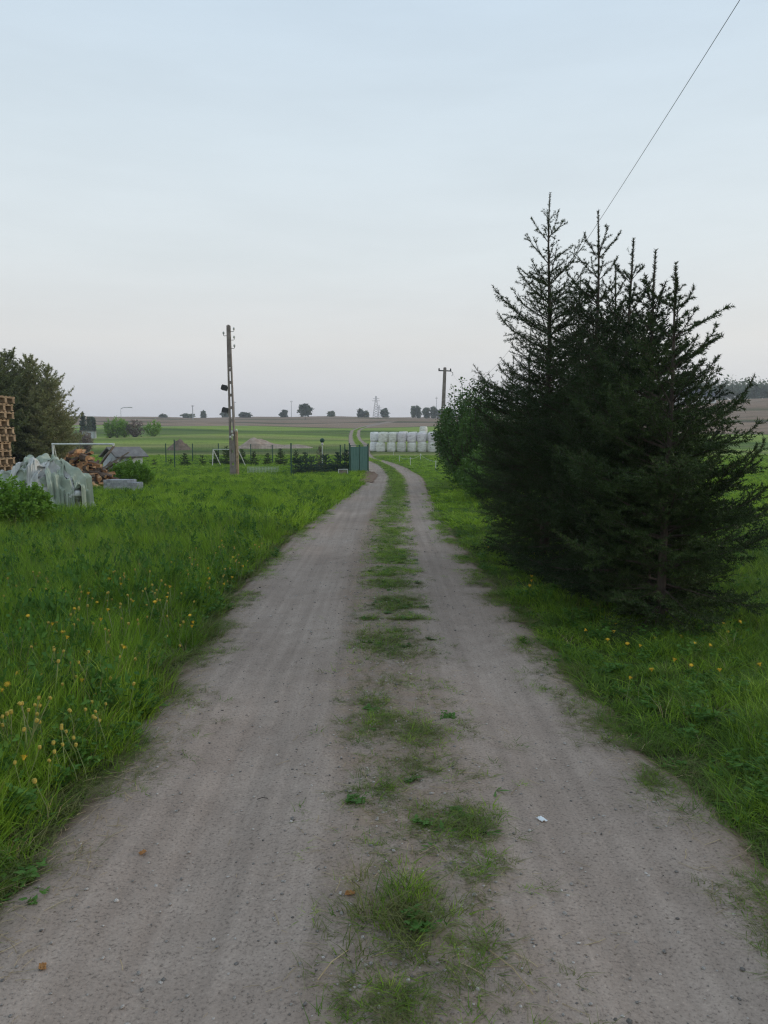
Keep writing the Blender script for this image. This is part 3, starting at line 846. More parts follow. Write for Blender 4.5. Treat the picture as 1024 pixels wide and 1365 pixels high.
# tarpaulin heap, draped by a short cloth run
def tarp():
    c = Vector(((61 - 512) / F_PX * 15.9, 15.9, 0))
    mb = MB()
    for (x, y, z, a, b_, h_) in ((-.42, .25, 0, .9, .9, 1.0), (.12, .2, 0, .9, .8, .82), (.02, -.15, 0, .7, .5, .55), (.5, .05, 0, .5, .6, .5), (-.15, .35, 0, .5, .5, 1.22), (-.45, -.15, 0, .5, .4, .7)):
        mb.box((x, y, h_ / 2), (a, b_, h_), Matrix.Rotation(x * 2 + .4, 3, 'Z'))
    heap = mb.build('heap', M['soil']); heap.location = c
    fl = MB().box((0, 0, -.1), (8, 8, .2)).build('floor_', M['soil']); fl.location = c
    for o in (heap, fl):
        o.modifiers.new('col', 'COLLISION'); o.collision.thickness_outer = .015; o.collision.cloth_friction = 18
    n = 110; W, Dp = 2.5, 2.5
    V = []; 
    rng = random.Random(3)
    for j in range(n + 1):
        for i in range(n + 1):
            u, v = i / n - .5, j / n - .5
            x, y = u * W * .74, v * Dp * .74
            V.append((x + mnoise.noise((u * 7, v * 7, 1)) * .10, y + mnoise.noise((u * 7, v * 7, 5)) * .10, 1.34 + mnoise.noise((u * 5, v * 5, 9)) * .22))
    F = [(j * (n + 1) + i, j * (n + 1) + i + 1, (j + 1) * (n + 1) + i + 1, (j + 1) * (n + 1) + i) for j in range(n) for i in range(n)]
    m = bpy.data.meshes.new('tarpaulin'); m.from_pydata(V, [], F); m.update()
    cl = put('tarpaulin', m, [M['tarp_green'], M['tarp_white']]); cl.location = c
    md = cl.modifiers.new('cloth', 'CLOTH'); s = md.settings
    s.quality = 5; s.mass = .25; s.tension_stiffness = 12; s.compression_stiffness = 12; s.shear_stiffness = 4; s.bending_stiffness = .12
    s.shrink_min = -.30; s.air_damping = 2
    md.collision_settings.collision_quality = 2; md.collision_settings.distance_min = .012
    md.point_cache.frame_start = 1; md.point_cache.frame_end = 60
    sc.frame_start = 1; sc.frame_end = 60
    for fr in range(1, 44): sc.frame_set(fr)
    dg = bpy.context.evaluated_depsgraph_get()
    ev = cl.evaluated_get(dg); co = np.empty(len(V) * 3, np.float32); ev.data.vertices.foreach_get('co', co)
    cl.modifiers.clear()
    P = co.reshape(-1, 3).copy(); G = P.reshape(n + 1, n + 1, 3)
    gu = np.gradient(G, axis=1).reshape(-1, 3); gv = np.gradient(G, axis=0).reshape(-1, 3)
    nr = np.cross(gu, gv); nr /= np.linalg.norm(nr, axis=1, keepdims=True) + 1e-9
    for q in range(len(P)):
        u, v = (q % (n + 1)) / n, (q // (n + 1)) / n
        w1 = Vector((mnoise.noise((u * 3, v * 3, 11)), mnoise.noise((u * 3, v * 3, 17)), 0)) * .28
        a1 = Vector((u * 5.2 + v * 2.0, v * 2.6 - u * 1.2, 0)) + w1 * 4
        d1 = mnoise.voronoi(a1)[0]; a2 = Vector((u * 5 - v * 3, v * 9 + u * 4, 5)) + w1 * 7; d2 = mnoise.voronoi(a2)[0]
        c1 = min(1.0, (d1[1] - d1[0]) * 1.7); c2 = min(1.0, (d2[1] - d2[0]) * 1.7)
        P[q] += nr[q] * (.20 * c1 ** .7 + .07 * c2 ** .8 - .15 + .05 * mnoise.noise((u * 20, v * 6, 3)))
    P[:, 2] = np.maximum(P[:, 2], .02); co = P.ravel().astype(np.float32)
    m.vertices.foreach_set('co', co)
    mi = []
    for j in range(n):
        for i in range(n):
            u, v = i / n, j / n
            q = mnoise.voronoi(Vector((u * 3.4 + 3, v * 3.4, 2)))[0][0] - .42 + .3 * mnoise.noise((u * 4, v * 4, 8))
            mi.append(1 if (q > .12 or u < .07) else 0)
    m.polygons.foreach_set('material_index', mi)
    m.polygons.foreach_set('use_smooth', [True] * len(mi)); m.update()
    sd = cl.modifiers.new('thick', 'SOLIDIFY'); sd.thickness = .006
    for o in (heap, fl): bpy.data.objects.remove(o)
    sc.frame_set(1)
    tag(cl, 'crumpled pale green and white tarpaulin heaped on the grass', 'tarpaulin')
    # pleated lengths of the same sheet slumped over the mound
    from mathutils.bvhtree import BVHTree
    bv = BVHTree.FromPolygons([tuple(v) for v in co.reshape(-1, 3)], [tuple(f) for f in F])
    for k, (x0, y0, ang, ln, wd, mt, fq) in enumerate(((.18, .0, -58, 1.35, .55, 0, 1.8), (-.50, .0, -118, 1.0, .42, 1, 1.5), (-.10, -.2, -96, .95, .36, 1, 1.4), (.30, .25, -25, 1.15, .5, 0, 1.6))):
        d = Vector((math.cos(R(ang)), math.sin(R(ang)), 0)); t_ = Vector((-d.y, d.x, 0)); ns, nt = 34, 30; V2 = []
        for i in range(ns + 1):
            s_ = i / ns
            for j in range(nt + 1):
                w_ = j / nt - .5
                sk = mnoise.noise((s_ * 2.2, k * 7.3, 2)) * .75
                wloc = wd * (.65 + .45 * s_) * (1 + .15 * mnoise.noise((s_ * 3, k * 3.1, 9)))
                edge = mnoise.noise((w_ * 4, k * 5.0, 3)) * .16
                p = Vector((x0, y0, 0)) + d * (ln * (s_ + edge * s_)) * .8 + t_ * (w_ * wloc + sk * .3)
                hit = bv.ray_cast(Vector((p.x, p.y, 3)), Vector((0, 0, -1)))
                z = hit[0].z if hit[0] is not None else .02
                a_ = w_ * fq + sk * 1.8 + 1.1 * mnoise.noise((s_ * 2.0 + k, w_ * 2.2, k)) + (.8 if k % 2 else -.8) * s_
                pl = abs((a_ % 1.0) - .5) * 2
                pl2 = 1 - abs(mnoise.noise((w_ * 6 + k, s_ * 2.2, 4))) * 2
                am = .10 * (.35 + .65 * s_) * (1 + .9 * mnoise.noise((s_ * 2.5, w_ * 2.5, k + 20)))
                p = p + d * (pl * am * 1.1) + t_ * (pl2 * .02)
                V2.append((p.x, p.y, max(.015, z + .035 + .006 * k + pl * am * .9 + pl2 * .035 - .03 * s_ + .10 * mnoise.noise((p.x * 2.3, p.y * 2.3, 31)) * (1 - s_ * .6))))
        F2 = [(i * (nt + 1) + j, i * (nt + 1) + j + 1, (i + 1) * (nt + 1) + j + 1, (i + 1) * (nt + 1) + j) for i in range(ns) for j in range(nt)]
        fo = MB().add(V2, F2).build('sheet_fold', [M['tarp_green'], M['tarp_white']][mt], cl)
        sd = fo.modifiers.new('thick', 'SOLIDIFY'); sd.thickness = .004
tarp()

# ------------------------------------------------------------------ poles and wires
def concrete_pole(name, loc, Ht, w0, w1, d0, d1, label, slot_from=.55, rungs=9, solid_top=.28, rz=0, lean=0):
    """tapering pole of two flanges joined by rungs, solid near the top"""
    root = empty(name, loc, rz); tag(root, label, 'utility pole', 'concrete line poles')
    root.rotation_euler = (0, lean, rz)
    for s in (-1, 1):
        V = []
        for z, w, d in ((-.3, w0, d0), (Ht, w1, d1)):
            t = .30 * w
            xs = (s * w / 2, s * (w / 2 - t))
            V += [(xs[0], -d / 2, z), (xs[0], d / 2, z), (xs[1], d / 2 * .8, z), (xs[1], -d / 2 * .8, z)]
        F = [(0, 3, 2, 1), (4, 5, 6, 7)] + [(k, (k + 1) % 4, 4 + (k + 1) % 4, 4 + k) for k in range(4)]
        MB().add(V, F).build('flange', M['concrete'], root)
    def wd(z): t = z / Ht; return w0 + (w1 - w0) * t, d0 + (d1 - d0) * t
    z0 = Ht * (1 - solid_top)
    wa, da = wd(z0); wb, db = wd(Ht)
    V = []
    for z, w, d in ((z0, wa, da), (Ht + .03, wb, db)):
        a, b = w * .22, d * .36
        V += [(-a, -b, z), (a, -b, z), (a, b, z), (-a, b, z)]
    MB().add(V, [(0, 3, 2, 1), (4, 5, 6, 7), (0, 1, 5, 4), (1, 2, 6, 5), (2, 3, 7, 6), (3, 0, 4, 7)]).build('web', M['concrete'], root)
    for k in range(rungs):
        z = .35 + (z0 - .45) * k / (rungs - 1); w, d = wd(z)
        hgt_ = .12 if z > Ht * .3 else .42
        MB().box((0, 0, z), (w * .44, d * .7, hgt_)).build('rung', M['concrete'], root)
    return root

def hook_insulator(root, x, z, s):
    o = MB().tube([(x, 0, z), (x + s * .13, 0, z), (x + s * .15, 0, z + .02), (x + s * .15, 0, z + .10)], .012, 6).build('hook', M['dark_metal'], root)
    MB().lathe([(.02, 0), (.042, .01), (.035, .04), (.045, .05), (.032, .09), (.02, .11)], 10, (x + s * .15, 0, z + .07)).build('insulator', M['white_paint'], o, True)

bp = onG(311.5, 32.8); topz = at(308, 434, 32.8).z
lp = concrete_pole('utility_pole', bp, topz, .27, .15, .22, .15, 'grey concrete pole with two floodlights on the lawn left', lean=R(-.9), solid_top=.27)
for z, s in ((topz - .25, 1), (topz - .42, -1), (topz - .6, 1), (topz - .95, 1)): hook_insulator(lp, s * .07, z, s)
def floodlight(root, z):
    bx = MB().box((-.26, 0, z), (.24, .26, .17), Matrix.Rotation(R(14), 3, 'Y')).build('floodlight', M['dark_metal'], root)
    MB().tube([(-.05, 0, z - .02), (-.16, 0, z + .03)], .02, 6).build('bracket', M['dark_metal'], bx)
    MB().box((-.27, 0, z - .10), (.20, .22, .02), Matrix.Rotation(R(14), 3, 'Y')).build('lens', M['pane'], bx)
    for y in (-.08, 0, .08): MB().box((-.24, y, z + .10), (.2, .012, .05), Matrix.Rotation(R(14), 3, 'Y')).build('fin', M['dark_metal'], bx)
floodlight(lp, at(305, 517, 32.8).z); floodlight(lp, at(304, 547, 32.8).z)
MB().box((.19, -.02, 1.0), (.09, .14, 2.0)).build('timber_brace', M['timber'], lp)
for x, z in ((.03, 1.92), (.22, 1.98), (-.05, 1.70), (.05, 1.78)):
    MB().lathe([(.02, 0), (.05, .015), (.04, .05), (.05, .06), (.02, .11)], 10, (x, -.16, z)).build('insulator', M['white_paint'], lp, True)

D2 = 70.0
b2 = onG(588, D2); t2 = at(594, 490, D2).z - b2.z
rp = concrete_pole('utility_pole', b2, t2, .44, .26, .36, .24, 'concrete pole with a crossarm behind the row of spruces', solid_top=.42, rungs=12, lean=R(2.0))
MB().box((0, -.02, t2 - .28), (1.15, .1, .1)).build('crossarm', M['dark_metal'], rp)
for x in (-.52, .52): MB().lathe([(.03, 0), (.07, .02), (.055, .08), (.07, .1), (.03, .18)], 10, (x, -.02, t2 - .23)).build('insulator', M['dark_metal'], rp, True)
MB().tube([(.5, 0, t2 - .3), (.72, 0, t2 - .42), (.74, 0, t2 - .62), (.62, 0, t2 - .72)], .025, 6).build('hook', M['dark_metal'], rp)
# overhead wire hanging from that pole towards the viewer
pts = []
wx0, wy0 = 5.95, 69.8; w1_ = at(985, 0, 9.4); wk = (w1_.x - wx0) / (wy0 - w1_.y)
WY, WZ = [w1_.y, wy0], [w1_.z, t2 - .1]
for px, py in ((836, 240), (750, 367), (651, 498)):
    q = at(px, py, 1.0); s_ = (wx0 + wk * wy0) / (q.x + wk); WY.append(s_); WZ.append(CAM_H + (q.z - CAM_H) * s_)
A = np.polyfit(WY, WZ, 3)
for Y in np.linspace(wy0, -14, 90):
    pts.append((wx0 + wk * (wy0 - Y), Y, float(np.polyval(A, max(Y, 4))) + (max(0, 4 - Y)) * .13))
w = MB().tube(pts, .0042, 5).build('overhead_wire', M['wire']); tag(w, 'thin overhead wire sagging from the far pole over the spruces', 'wire')

# ------------------------------------------------------------------ garden: fence, gate, swing, small conifers
def fence_post(p, h, label, r=.028, grp='green posts of the garden fence'):
    e = MB().tube([(0, 0, -.1), (0, 0, h)], r, 8)
    o = empty('fence_post', p); tag(o, label, 'fence post', grp)
    e.build('post', M['green_paint'], o)
    MB().lathe([(r * 1.25, 0), (r * 1.2, .03), (r * .3, .045)], 8, (0, 0, h)).build('cap', M['green_paint'], o)
    return o
nearposts = [(388.5, 33.2, 592), (233.5, 41.0, 587), (222, 52, 592), (257.5, 54, 592), (292, 54, 592), (335, 54, 593), (363.5, 52, 594), (454, 46, 594), (460, 43, 593), (466, 36.2, 592), (491, 40.5, 592)]
lab = ['tall green fence post at the near corner of the junipers', 'green fence post standing in the lawn left of the pole', 'thin fence post behind the lawn, farthest left', 'thin fence post left of the swing', 'thin fence post behind the swing', 'thin fence post right of the concrete pole', 'thin fence post before the sand heap', 'green post behind the junipers', 'green post beside the screened gate', 'near post of the screened gate', 'far post of the screened gate by the track']
posts = []
for (px, D, ty), lb in zip(nearposts, lab):
    p = onG(px, D); posts.append((p, at(px, ty, D).z - p.z)); fence_post(p, posts[-1][1], lb, r=.03 if D < 45 else .035)
def mesh_fence(a, b, label, dx=.12, name='wire_fence'):
    (p, h1), (q, h2) = posts[a], posts[b]
    L = (q - p).length; n = int(L / dx); mb = MB()
    for k in range(7):
        f = .06 + .9 * k / 6
        mb.tube([p + Vector((0, 0, h1 * f)), q + Vector((0, 0, h2 * f))], .0022 if 0 < k < 6 else .004, 3, False)
    for k in range(1, n):
        t = k / n; c = p.lerp(q, t); h = h1 + (h2 - h1) * t
        mb.tube([c + Vector((0, 0, .05)), c + Vector((0, 0, h * .96))], .002, 3, False)
    o = mb.build(name, M['green_paint']); tag(o, label, 'fence', 'wire mesh between the garden posts')
mesh_fence(0, 9, 'wire mesh fence in front of the junipers'); mesh_fence(1, 0, 'wire mesh fence crossing the lawn behind the pole')
mesh_fence(2, 3, 'wire mesh at the far left of the garden', .2); mesh_fence(3, 4, 'wire mesh behind the swing', .2); mesh_fence(4, 5, 'wire mesh behind the concrete pole', .2)
mesh_fence(5, 6, 'wire mesh below the sand heap', .2); mesh_fence(6, 7, 'wire mesh behind the junipers', .2)
# screened gate
def gate():
    (p, h1), (q, h2) = posts[9], posts[10]
    root = empty('screened_gate', p); tag(root, 'dark green screened gate at the left of the track', 'gate')
    d = (q - p); L = d.length; d.normalize(); nrm_ = Vector((-d.y, d.x, 0))
    h = h1 - .06
    for a, b in ((.05, .485), (.515, .95)):
        A0, B0 = d * (L * a), d * (L * b)
        V = []; n = 26
        for j in range(7):
            for i in range(n + 1):
                t = i / n; c = A0.lerp(B0, t)
                V.append(c + nrm_ * (.02 * math.sin(t * 40 + j * .6) + .012 * math.sin(t * 17 + j)) + Vector((0, 0, .09 + (h - .16) * j / 6)))
        F = [(j * (n + 1) + i, j * (n + 1) + i + 1, (j + 1) * (n + 1) + i + 1, (j + 1) * (n + 1) + i) for j in range(6) for i in range(n)]
        m = MB().add(V, F).mesh('screen'); pn = put('screen', m, M['green_net'], root, True)
        MB().tube([A0 + Vector((0, 0, .05)), A0 + Vector((0, 0, h))], .02, 6).build('upright', M['green_paint'], pn)
        MB().tube([B0 + Vector((0, 0, .05)), B0 + Vector((0, 0, h))], .02, 6).build('upright', M['green_paint'], pn)
        for z in (.06, h): MB().tube([A0 + Vector((0, 0, z)), B0 + Vector((0, 0, z))], .018, 6).build('rail', M['green_paint'], pn)
gate()
# small white-framed box at the gate
bxp = onG(457.5, 33.6); fr = empty('small_crate', bxp, .1); tag(fr, 'small dark box with a white frame in front of the gate', 'box')
MB().box((0, .16, .15), (.36, .3, .28)).build('body', M['timber_old'], fr)
for x in (-.2, .2): MB().box((x, 0, .17), (.03, .03, .34)).build('frame_upright', M['white_paint'], fr)
MB().box((0, 0, .355), (.43, .03, .03)).build('frame_top', M['white_paint'], fr)
# lamp ball
lb_ = onG(430, 37.5); zt = at(430, 590, 37.5).z; gd = empty('garden_lamp', lb_); tag(gd, 'dark ball lamp on a thin post above the junipers', 'lamp')
MB().tube([(0, 0, 0), (0, 0, zt - .05)], .02, 8).build('post', M['white_paint'], gd)
MB().lathe([(.03, 0), (.06, .02), (.055, .09), (.03, .12)], 12, (0, 0, zt - .12)).build('collar', M['white_paint'], gd, True)
MB().lathe([(.03, 0), (.09, .03), (.12, .09), (.11, .15), (.06, .20), (.01, .215)], 14, (0, 0, zt)).build('globe', M['green_paint'], gd, True)
# swing
sw = empty('swing_frame', onG(305, 46)); tag(sw, 'white A-frame garden swing behind the concrete pole', 'swing')
hS = at(305, 599, 46).z; k_ = 46 / F_PX
xa, xb = (284 - 305) * k_, (317 - 305) * k_
for x in (xa, xb):
    MB().tube([(x, -.1, 0), (x + .04, 0, hS)], .028, 6).build('leg', M['white_paint'], sw)
    MB().tube([(x + .42, .5, 0), (x + .04, 0, hS)], .028, 6).build('leg', M['white_paint'], sw)
MB().tube([(xa + .04, 0, hS), (xb + .04, 0, hS)], .028, 6).build('crossbar', M['white_paint'], sw)
# low pale wire cage on the lawn
cg = empty('wire_cage', onG(350, 35)); tag(cg, 'low pale wire cage lying on the lawn beside the pole', 'cage')
for y0, lb in ((0, 'front_mesh'), (.5, 'back_mesh')):
    mb = MB()
    for k in range(21): mb.tube([(-.68 + k * .068, y0, .0), (-.68 + k * .068, y0, .40)], .0035, 4, False)
    for k in range(7): mb.tube([(-.68, y0, .02 + k * .063), (.68, y0, .02 + k * .063)], .0035, 4, False)
    mb.build(lb, M['white_paint'], cg)
for x in (-.68, .68):
    for z in (.02, .40): MB().tube([(x, 0, z), (x, .5, z)], .005, 4).build('rail', M['white_paint'], cg)

# junipers by the gate
g = 'blue-green junipers inside the fence corner'
for i, (px, ty, D, rx, lb) in enumerate(((398, 612, 34.8, .55, 'spreading blue-green juniper at the fence corner post'), (416, 609, 35.3, .55, 'blue-green juniper second from the corner post'),
        (434, 606, 36.0, .55, 'blue-green juniper below the ball lamp'), (450, 603, 36.5, .5, 'blue-green juniper next to the gate box'), (462, 600, 38, .45, 'taller juniper touching the green gate'), (407, 603, 37.5, .4, 'small dark juniper peeping over the corner ones'))):
    p = onG(px, D); make_spruce('juniper', p, at(px, ty, D).z - p.z, rx, 60 + i, lb, g, low=.05, per_m=130, nl=.055, nw=.016, step=.09, wsp=.55, mat='needle_blue', leader=.14, cat='juniper')
p = onG(427, 37.8); make_spruce('juniper', p, at(427, 594, 37.8).z - p.z, .33, 67, 'slim brownish conifer standing beside the ball lamp', g, low=.05, per_m=80, nl=.055, nw=.014, step=.10, wsp=.6, mat='dry_twig', leader=.2, cat='conifer')
# row of knee-high spruces
g = 'small spruces planted in a row behind the lawn'
proto_s = None
for i, (px, D, hp, lb) in enumerate(((206, 47, 11, 'first'), (228, 48, 10, 'second'), (247, 47, 18, 'third'), (270, 47, 15, 'fourth'), (289, 49, 20, 'fifth'), (303, 48.5, 26, 'sixth'), (323, 49, 22, 'seventh'), (339, 47.5, 20, 'eighth'), (357, 48.5, 17, 'ninth'), (374.5, 47.5, 24, 'tenth'), (395, 50, 20, 'eleventh'))):
    p = onG(px, D); hh = hp * D / F_PX
    make_spruce('small_spruce', p, hh, hh * .40, 80 + i, lb + ' small spruce from the left in the garden row', g, low=.04, per_m=130, nl=.05, nw=.015, step=.08, wsp=.5, leader=.12)

# ------------------------------------------------------------------ heaps
def heap(name, loc, size, seed, mat, label, long_=False):
    n, m = 40, 24; V = []; F = []
    for j in range(m + 1):
        for i in range(n + 1):
            u, v = i / n * 2 - 1, j / m * 2 - 1
            d = math.hypot(u, v)
            if long_:
                sx = .55 + .45 * math.exp(-((u + .55) / .35) ** 2) * 2
                z = max(0, (1 - v * v)) * max(0, 1 - abs(u) ** 4) * (.33 + .67 * math.exp(-((u + .55) / .33) ** 2))
            else: z = max(0, 1 - d) ** .85
            z *= 1 + .45 * mnoise.noise((u * 3 + seed, v * 3, seed)) + .2 * mnoise.noise((u * 9 + seed, v * 9, seed))
            V.append((u * size[0], v * size[1], z * size[2] - .04))
    for j in range(m):
        for i in range(n):
            q = j * (n + 1) + i; F.append((q, q + 1, q + n + 2, q + n + 1))
    o = MB().add(V, F).build(name, M[mat], None, True); o.location = loc; tag(o, label, name.split('_')[0] + ' heap')
heap('soil_heap', onG(240, 103), (1.7, 1.7, 1.5), 3, 'soil', 'dark brown soil heap in the rough field')
heap('sand_heap', onG(368, 106), (5.6, 2.2, 1.5), 8, 'sand', 'long pinkish sand heap tapering right in the field', True)

# ------------------------------------------------------------------ silage bales
def bale_mesh(seed):
    rng = random.Random(seed); n, m = 28, 12; V = []; F = []
    for j in range(m + 1):
        t = j / m
        for i in range(n):
            a = 2 * math.pi * i / n
            r = .600 * (1 - .17 * abs(2 * t - 1) ** 4) + .012 * mnoise.noise((math.cos(a) * 2 + seed, math.sin(a) * 2, t * 3)) + .006 * math.sin(a * 9 + t * 14 + seed)
            V.append((r * math.cos(a), r * math.sin(a), 1.2 * t))
    for j in range(m):
        for i in range(n): F.append((j * n + i, j * n + (i + 1) % n, (j + 1) * n + (i + 1) % n, (j + 1) * n + i))
    b = len(V)
    V += [(0, 0, 1.225)]; 
    for i in range(n): F.append((m * n + i, m * n + (i + 1) % n, b))
    F.append(tuple(range(n - 1, -1, -1)))
    return MB().add(V, F).mesh('wrapped_bale')
bms = []
for k, mt in enumerate(('film', 'film_warm', 'film_pink', 'film_warm')):
    m = bale_mesh(k + 1); m.materials.append(M[mt]); m.polygons.foreach_set('use_smooth', [True] * len(m.polygons)); bms.append(m)
def bale(px, D, z, k, label, rx=0.0):
    p = onG(px, D); o = bpy.data.objects.new('wrapped_bale', bms[k]); col.objects.link(o)
    o.location = (p.x, p.y, p.z + z - .02); o.rotation_euler = (rx, random.uniform(-.06, .06), random.uniform(0, 6)); s = random.uniform(.93, 1.03); o.scale = (s, s * random.uniform(.96, 1.03), random.uniform(.97, 1.03))
    tag(o, label, 'bale', 'film-wrapped silage bales'); return o
tops = [(511, 1), (523, 1), (535.5, 2), (548.5, 2), (561.5, 2), (576.5, 2), (590, 2)]
bots = [(508, 1), (521.5, 1), (535, 1), (549, 1), (562.5, 1), (576, 1), (590, 1)]
ords = ['first', 'second', 'third', 'fourth', 'fifth', 'sixth', 'seventh']
for (px, k), w_ in zip(bots, ords): bale(px, 95, 0, k, f'greenish-white wrapped bale, {w_} from the left in the bottom row')
for (px, k), w_ in zip(tops, ords): bale(px, 95.15, 1.2, k, f'white wrapped bale, {w_} from the left in the front top row')
bale(499, 96.6, 0, 0, 'bluish-white bale at the left end of the back bottom row'); bale(499.5, 96.6, 1.2, 0, 'bluish-white bale at the left end of the back top row')
for i, px in enumerate((512, 525, 538, 551, 564, 577, 590)):
    bale(px, 96.7, 1.29 if i > 1 else 1.2, 3, ords[i] + ' bale of the back row, its top peeping over the front')
o = bale(564.5, 98.2, 2.15, 1, 'single greenish-white bale lying on top of the stack'); o.scale = (.85, .85, .8)

# electric fence right of the track
g = 'white electric fence stakes'
ef = []
for px, D, hh, lb in ((524.5, 80, .55, 'white fence stake nearest the bales'), (532.5, 57, .5, 'second white fence stake beside the bend'), (547, 49.5, .55, 'third white fence stake beside the bend'), (560.5, 60, .6, 'white fence stake deeper in the grass'), (581, 40, .6, 'white fence stake beside the dark shrub')):
    p = onG(px, D); e = empty('fence_stake', p); tag(e, lb, 'fence stake', g); ef.append((p, hh))
    MB().tube([(0, 0, -.1), (0, 0, hh)], .02, 6).build('stake', M['white_paint'], e)
    MB().tube([(0, 0, hh - .1), (.07, 0, hh - .1), (.07, 0, hh - .04)], .01, 5).build('rope_hook', M['white_paint'], e)
mb = MB()
for a, b in ((1, 2), (2, 3), (3, 4)):
    p, q = ef[a][0] + Vector((0, 0, ef[a][1] - .08)), ef[b][0] + Vector((0, 0, ef[b][1] - .08))
    mb.tube([p.lerp(q, t) - Vector((0, 0, .1 * 4 * t * (1 - t))) for t in np.linspace(0, 1, 8)], .006, 4)
tag(mb.build('fence_rope', M['white_paint']), 'thin white rope strung between the fence stakes', 'rope')

# ------------------------------------------------------------------ far things
def far_tree(px, topy, D, wpx, seed, label, **kw):
    p = onG(px, D); Ht = at(px, topy, D).z - p.z
    make_tree(kw.pop('name', 'tree'), p, max(Ht, 1.2), wpx * D / F_PX, seed, label, group='trees on the skyline', leaf=kw.pop('leaf', .0026 * D), **kw)
far = [
    (113, 551, 180, 9, 'slim dark conifer on the far left skyline', dict(shape='cone', mat='far_dark', low=.05)),
    (121, 556, 175, 8, 'dark rounded conifer right of the slim one', dict(shape='cone', mat='far_dark', low=.05)),
    (127, 558, 178, 7, 'short dark conifer next to the pale hut', dict(shape='cone', mat='far_dark', low=.05)),
    (220, 554, 480, 10, 'low round tree left of the lone mast', {}),
    (252, 553, 490, 18, 'broad low tree under the lone mast', {}),
    (273, 549, 470, 7, 'pointed conifer right of the lone mast', dict(shape='cone', mat='far_dark', low=.05)),
    (302, 549.5, 500, 9, 'hazy tree directly behind the concrete pole', {}),
    (328, 551, 480, 17, 'broad dark round tree right of the concrete pole', dict(mat='far_dark', low=.02)),
    (379.5, 548, 470, 12, 'dark round tree left of the lone pine', dict(mat='far_dark', low=.02)),
    (407.5, 540, 400, 19, 'lone dark pine with a bare trunk on the ploughed rise', dict(shape='pine', mat='far_dark', low=.35, n=1400)),
    (442.5, 549.5, 480, 9, 'small round tree right of the lone pine', dict(low=.02)),
    (481, 546.5, 480, 8, 'small tree left of the lattice pylon', dict(mat='far_dark', low=.02)),
    (488.5, 549.5, 480, 6, 'tiny bush left of the lattice pylon', dict(low=.02)),
    (513.5, 546, 480, 11, 'round tree right of the lattice pylon', dict(mat='far_dark', low=.02)),
    (551, 542.5, 460, 6, 'left tree of the tall hazy pair', {}),
    (556.5, 543, 460, 6, 'right tree of the tall hazy pair', {}),
    (568, 545, 460, 9, 'hazy tree left of the crossarm pole', {}),
    (577.5, 543.5, 460, 10, 'tall hazy tree just left of the crossarm pole', {}),
    (588, 547, 460, 14, 'broad hazy tree behind the crossarm pole', {}),
    (601, 547, 460, 13, 'hazy tree right of the crossarm pole', {}),
]
for i, (px, ty, D, wpx, lb, kw) in enumerate(far): far_tree(px, ty, D, wpx, 200 + i, lb, **kw)
# bushes on the left mid field
for i, (px, ty, D, w_, hmat, lb) in enumerate(((148, 556, 150, 1.3, 'leaf_fresh', 'light green bush on the left field, first'), (158, 553, 150, 1.6, 'leaf_fresh', 'tallest light green bush on the left field'), (168, 556, 150, 1.2, 'leaf_fresh', 'light green bush beside the bare thicket'),
        (182, 557, 150, 1.9, 'dry_twig', 'bare brownish thicket between two green bushes'), (206, 557, 150, 1.7, 'leaf_fresh', 'round green bush at the end of the pale road'), (108, 568, 95, 1.3, 'dry_twig', 'pinkish bare shrub beside the old spruces'), (117, 572, 95, 1.0, 'dry_twig', 'low bare shrub in the rough grass'))):
    p = onG(px, D); make_shrub('field_bush', p, (w_, w_, max(1.2, at(px, ty, D).z - p.z)), 300 + i, lb, 'bush', 'bushes on the left field', 40, .28 if D > 100 else .14, 36, hmat)
# pale hut
hp_ = onG(121, 150); hu = empty('pale_hut', hp_); tag(hu, 'small pale hut far off between the left bushes', 'hut')
MB().box((0, 0, .7), (2.2, 1.6, 1.4)).build('wall', M['shed_wall'], hu); MB().box((0, 0, 1.48), (2.5, 1.9, .14)).build('roof', M['roofing'], hu); MB().box((.3, -.82, .6), (.6, .04, 1.1)).build('door', M['timber_old'], hu)
# masts
def mast(px, topy, D, label, r=.16, lamp=False, cat='mast'):
    p = onG(px, D); h = at(px, topy, D).z - p.z; e = empty('mast' if not lamp else 'street_lamp', p); tag(e, label, cat, 'masts on the skyline')
    MB().tube([(0, 0, -.2), (0, 0, h)], [r, r * .6], 6).build('post', M['grey_metal'], e)
    if lamp:
        MB().tube([(0, 0, h), (.5, 0, h + .25), (1.9, 0, h + .3)], .07, 6).build('arm', M['grey_metal'], e); MB().box((2.1, 0, h + .28), (.8, .3, .15)).build('lamp_head', M['grey_metal'], e)
    else:
        MB().box((0, 0, h * .93), (1.5, .12, .12)).build('crossarm', M['dark_metal'], e)
        for x in (-.65, .65): MB().tube([(x, 0, h * .93), (x, 0, h * .93 + .4)], .07, 5).build('insulator', M['dark_metal'], e)
mast(259, 540, 400, 'lone thin power mast on the left skyline', .28)
mast(389.5, 534, 470, 'thin mast between the round tree and the lone pine', .2)
mast(581.5, 529, 470, 'thin mast rising behind the hazy trees by the crossarm pole', .2)
mast(314.5, 535, 420, 'thin mast just right of the concrete pole', .22)
mast(164, 545, 170, 'slim street lamp over the left bushes', .07, True, 'street lamp')
